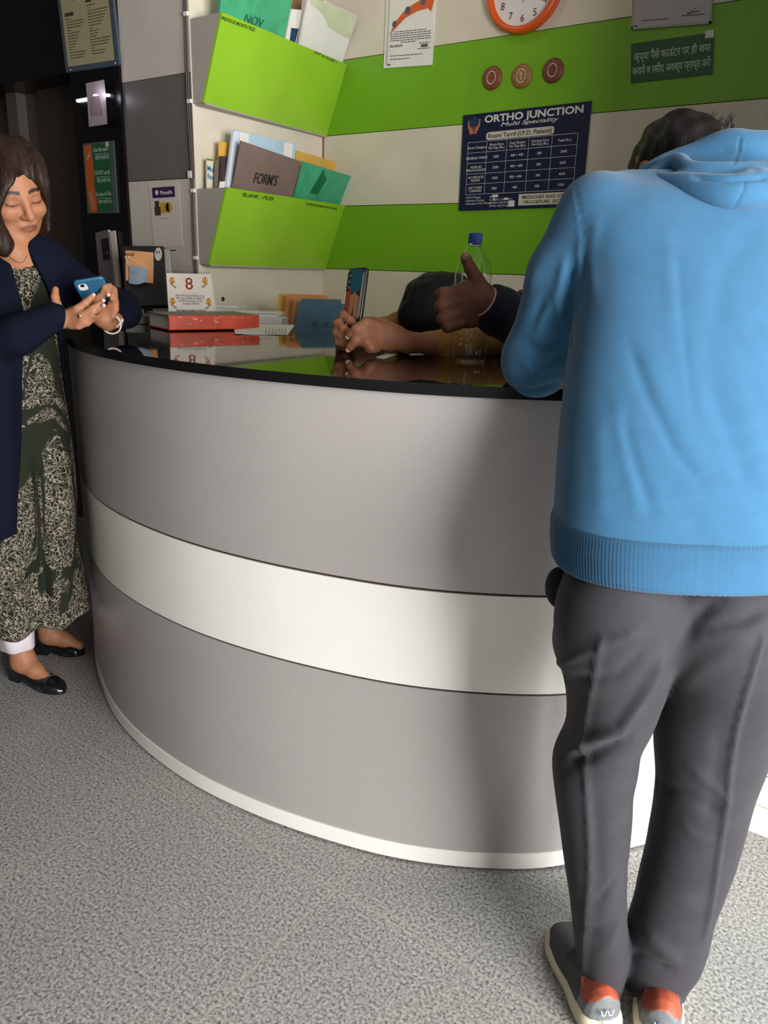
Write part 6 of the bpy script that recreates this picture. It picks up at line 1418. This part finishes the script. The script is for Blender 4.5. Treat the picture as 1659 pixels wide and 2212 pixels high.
# ---------------------------------------------------------------- colleague in the navy jacket behind the counter, gesturing hand
st = thing('person', 'person in a navy jacket mostly hidden behind the hoodie, hand raised with the thumb up', 'person', (-0.55, 2.35, 0))
m_skin4 = skin_mat('skin_dark', (0.2, 0.08, 0.05))
DG = 1.66
S = Field((-1.02, 1.36, 0.40), (-0.20, 2.66, 1.46), 0.0045)
Ms = head_frame(-HF*.8-HR*.4-UPZ*.15, UPZ)
hs_ = V(-0.50, 2.36, 1.36); Ts = add_head(S, hs_, Ms, .98)
tcx = hs_+HF*.06
S.cone(Ts(0, -.02, -.06), V(tcx[0], tcx[1], hs_[2]-.22), .05, .06, .03); S.ell(V(tcx[0], tcx[1], .82), (.17, .11, .26), np.array([HR, HF, UPZ]), .05)
wg = P(1062, 655, DG); eg = P(1165, 735, 1.80)
S.chain([V(tcx[0], tcx[1], hs_[2]-.26)-HR*.15, eg, wg], [.045, .036, .027], .03)
axp = unit(P(975, 628, DG)-P(1055, 652, DG)); ayp = unit(np.cross(axp, HF)); azp = np.cross(axp, ayp)
S.ell(P(1008, 658, DG), (50*DG/FPX, 51*DG/FPX, .017), np.array([axp, ayp, azp]), .012); S.ell(P(1032, 656, DG+.004), (38*DG/FPX, 46*DG/FPX, .018), np.array([axp, ayp, azp]), .015)
S.chain([wg, P(1040, 650, DG)], [.027, .030], .012)
fingers(S, [[(1046, 634, -.004, 19), (1031, 606, -.012, 15.5), (1016, 580, -.016, 13), (1007, 560, -.014, 11), (1005, 554, -.012, 10)],
            [(985, 632, -.004, 14), (958, 634, .0, 13.5), (952, 636, .020, 12), (962, 640, .042, 10)],
            [(984, 656, -.004, 14), (956, 660, .0, 13.5), (950, 662, .022, 12), (960, 664, .044, 10)],
            [(986, 682, -.002, 13.5), (960, 688, .002, 13), (954, 689, .022, 11.5), (964, 688, .042, 10)],
            [(992, 700, .0, 12.5), (970, 707, .005, 11.5), (964, 708, .022, 10), (974, 704, .04, 9)]], DG, .006)
# other hand resting near the sleeve: only a fingertip shows
e2 = P(1190, 668, 1.86)
S.chain([V(tcx[0], tcx[1], hs_[2]-.26)+HR*.15, V(-0.36, 1.98, 1.15), e2], [.045, .034, .027], .03)
S.ell(P(1158, 662, 1.86), (.042, .02, .034), np.array([HR, HF, UPZ]), .015)
fingers(S, [[(1140, 652, 0, 11), (1120, 648, -.005, 10), (1107, 644, -.004, 9), (1103, 650, .004, 8)], [(1142, 664, 0, 11), (1124, 664, 0, 10), (1112, 662, .01, 9)], [(1144, 676, 0, 10), (1128, 678, 0, 9), (1118, 678, .01, 8)], [(1148, 686, 0, 9), (1134, 690, 0, 8), (1126, 690, .01, 7)], [(1150, 646, 0, 11), (1135, 634, .01, 9), (1124, 632, .012, 7)]], 1.86, .005)
for dx in (-.09, .09): S.chain([V(tcx[0]+dx, tcx[1], .56), V(tcx[0]-.1+dx, tcx[1]-.30, .52), V(tcx[0]-.1+dx, tcx[1]-.30, .42)], [.075, .055, .05], .03)
vs, qd = S.mesh(); vs = smooth_mesh(vs, qd, 1, .4)
link_mesh('body', vs, qd, m_skin4, st, colors=skin_colors(vs, (0.12, 0.045, 0.027), hs_, Ms, .98))
c = P(1006, 553, DG-.030)
MB().lathe(c, [(.0001, .002), (.006, .0016), (.0085, 0)], 12, axes=np.array([HR, np.cross(unit(CAM-c), HR), unit(CAM-c)])).build('thumb_nail', mat('nail_brown', (0.22, 0.10, 0.07), 0.3), st)
hair(st, lambda S: S.ell(Ts(0, -.03, .045), (.083, .094, .082), Ms, .02), hs_-.15, hs_+.18, .006, MATS['black_hair'])
S = Field((-1.02, 1.36, 0.50), (-0.16, 2.70, 1.40), 0.0055)
S.chain([P(1046, 650, DG+.002), P(1080, 672, DG+.03), eg], [.046, .052, .058], .01); S.chain([eg, V(tcx[0], tcx[1], hs_[2]-.26)-HR*.15], [.058, .065], .03)
S.ell(V(tcx[0], tcx[1], .82), (.20, .135, .28), np.array([HR, HF, UPZ]), .05); S.chain([V(tcx[0], tcx[1], hs_[2]-.26)+HR*.15, V(-0.36, 1.98, 1.15), P(1186, 668, 1.87)], [.062, .050, .038], .03)
S.cone(V(tcx[0], tcx[1], hs_[2]-.22), V(tcx[0], tcx[1], hs_[2]-.17), .08, .065, .03)
sa = unit(P(1100, 690, DG+.04)-P(1046, 650, DG+.002)); gx_, gy_, gz_ = S.grid(); o_ = P(1050, 655, DG)
cut = (gx_[:, None, None]-o_[0])*sa[0]+(gy_[None, :, None]-o_[1])*sa[1]+(gz_[None, None, :]-o_[2])*sa[2]
near = np.sqrt((gx_[:, None, None]-o_[0])**2+(gy_[None, :, None]-o_[1])**2+(gz_[None, None, :]-o_[2])**2) < .12
S.f = np.where(near, np.maximum(S.f, -cut), S.f).astype(np.float32)
vs, qd = S.mesh(); vs = smooth_mesh(vs, qd, 2)
jk = link_mesh('jacket', vs+vnormals(vs, qd)*wrinkle(vs, .003, 40, 3)[:, None], qd, fabric('midnight_cloth', (0.007, 0.007, 0.016), 0.85, 500, 0.2, 0.15), st)
u_ = unit(np.cross(sa, HF)); v_ = np.cross(sa, u_)
MB().tube([o_-sa*.006+.034*u_*math.cos(x)+.036*v_*math.sin(x) for x in np.linspace(0, 2*math.pi, 31)], .0022, 6, cap=False).build('cuff_trim', mat('pale_trim', (0.42, 0.26, 0.2), 0.6), jk)
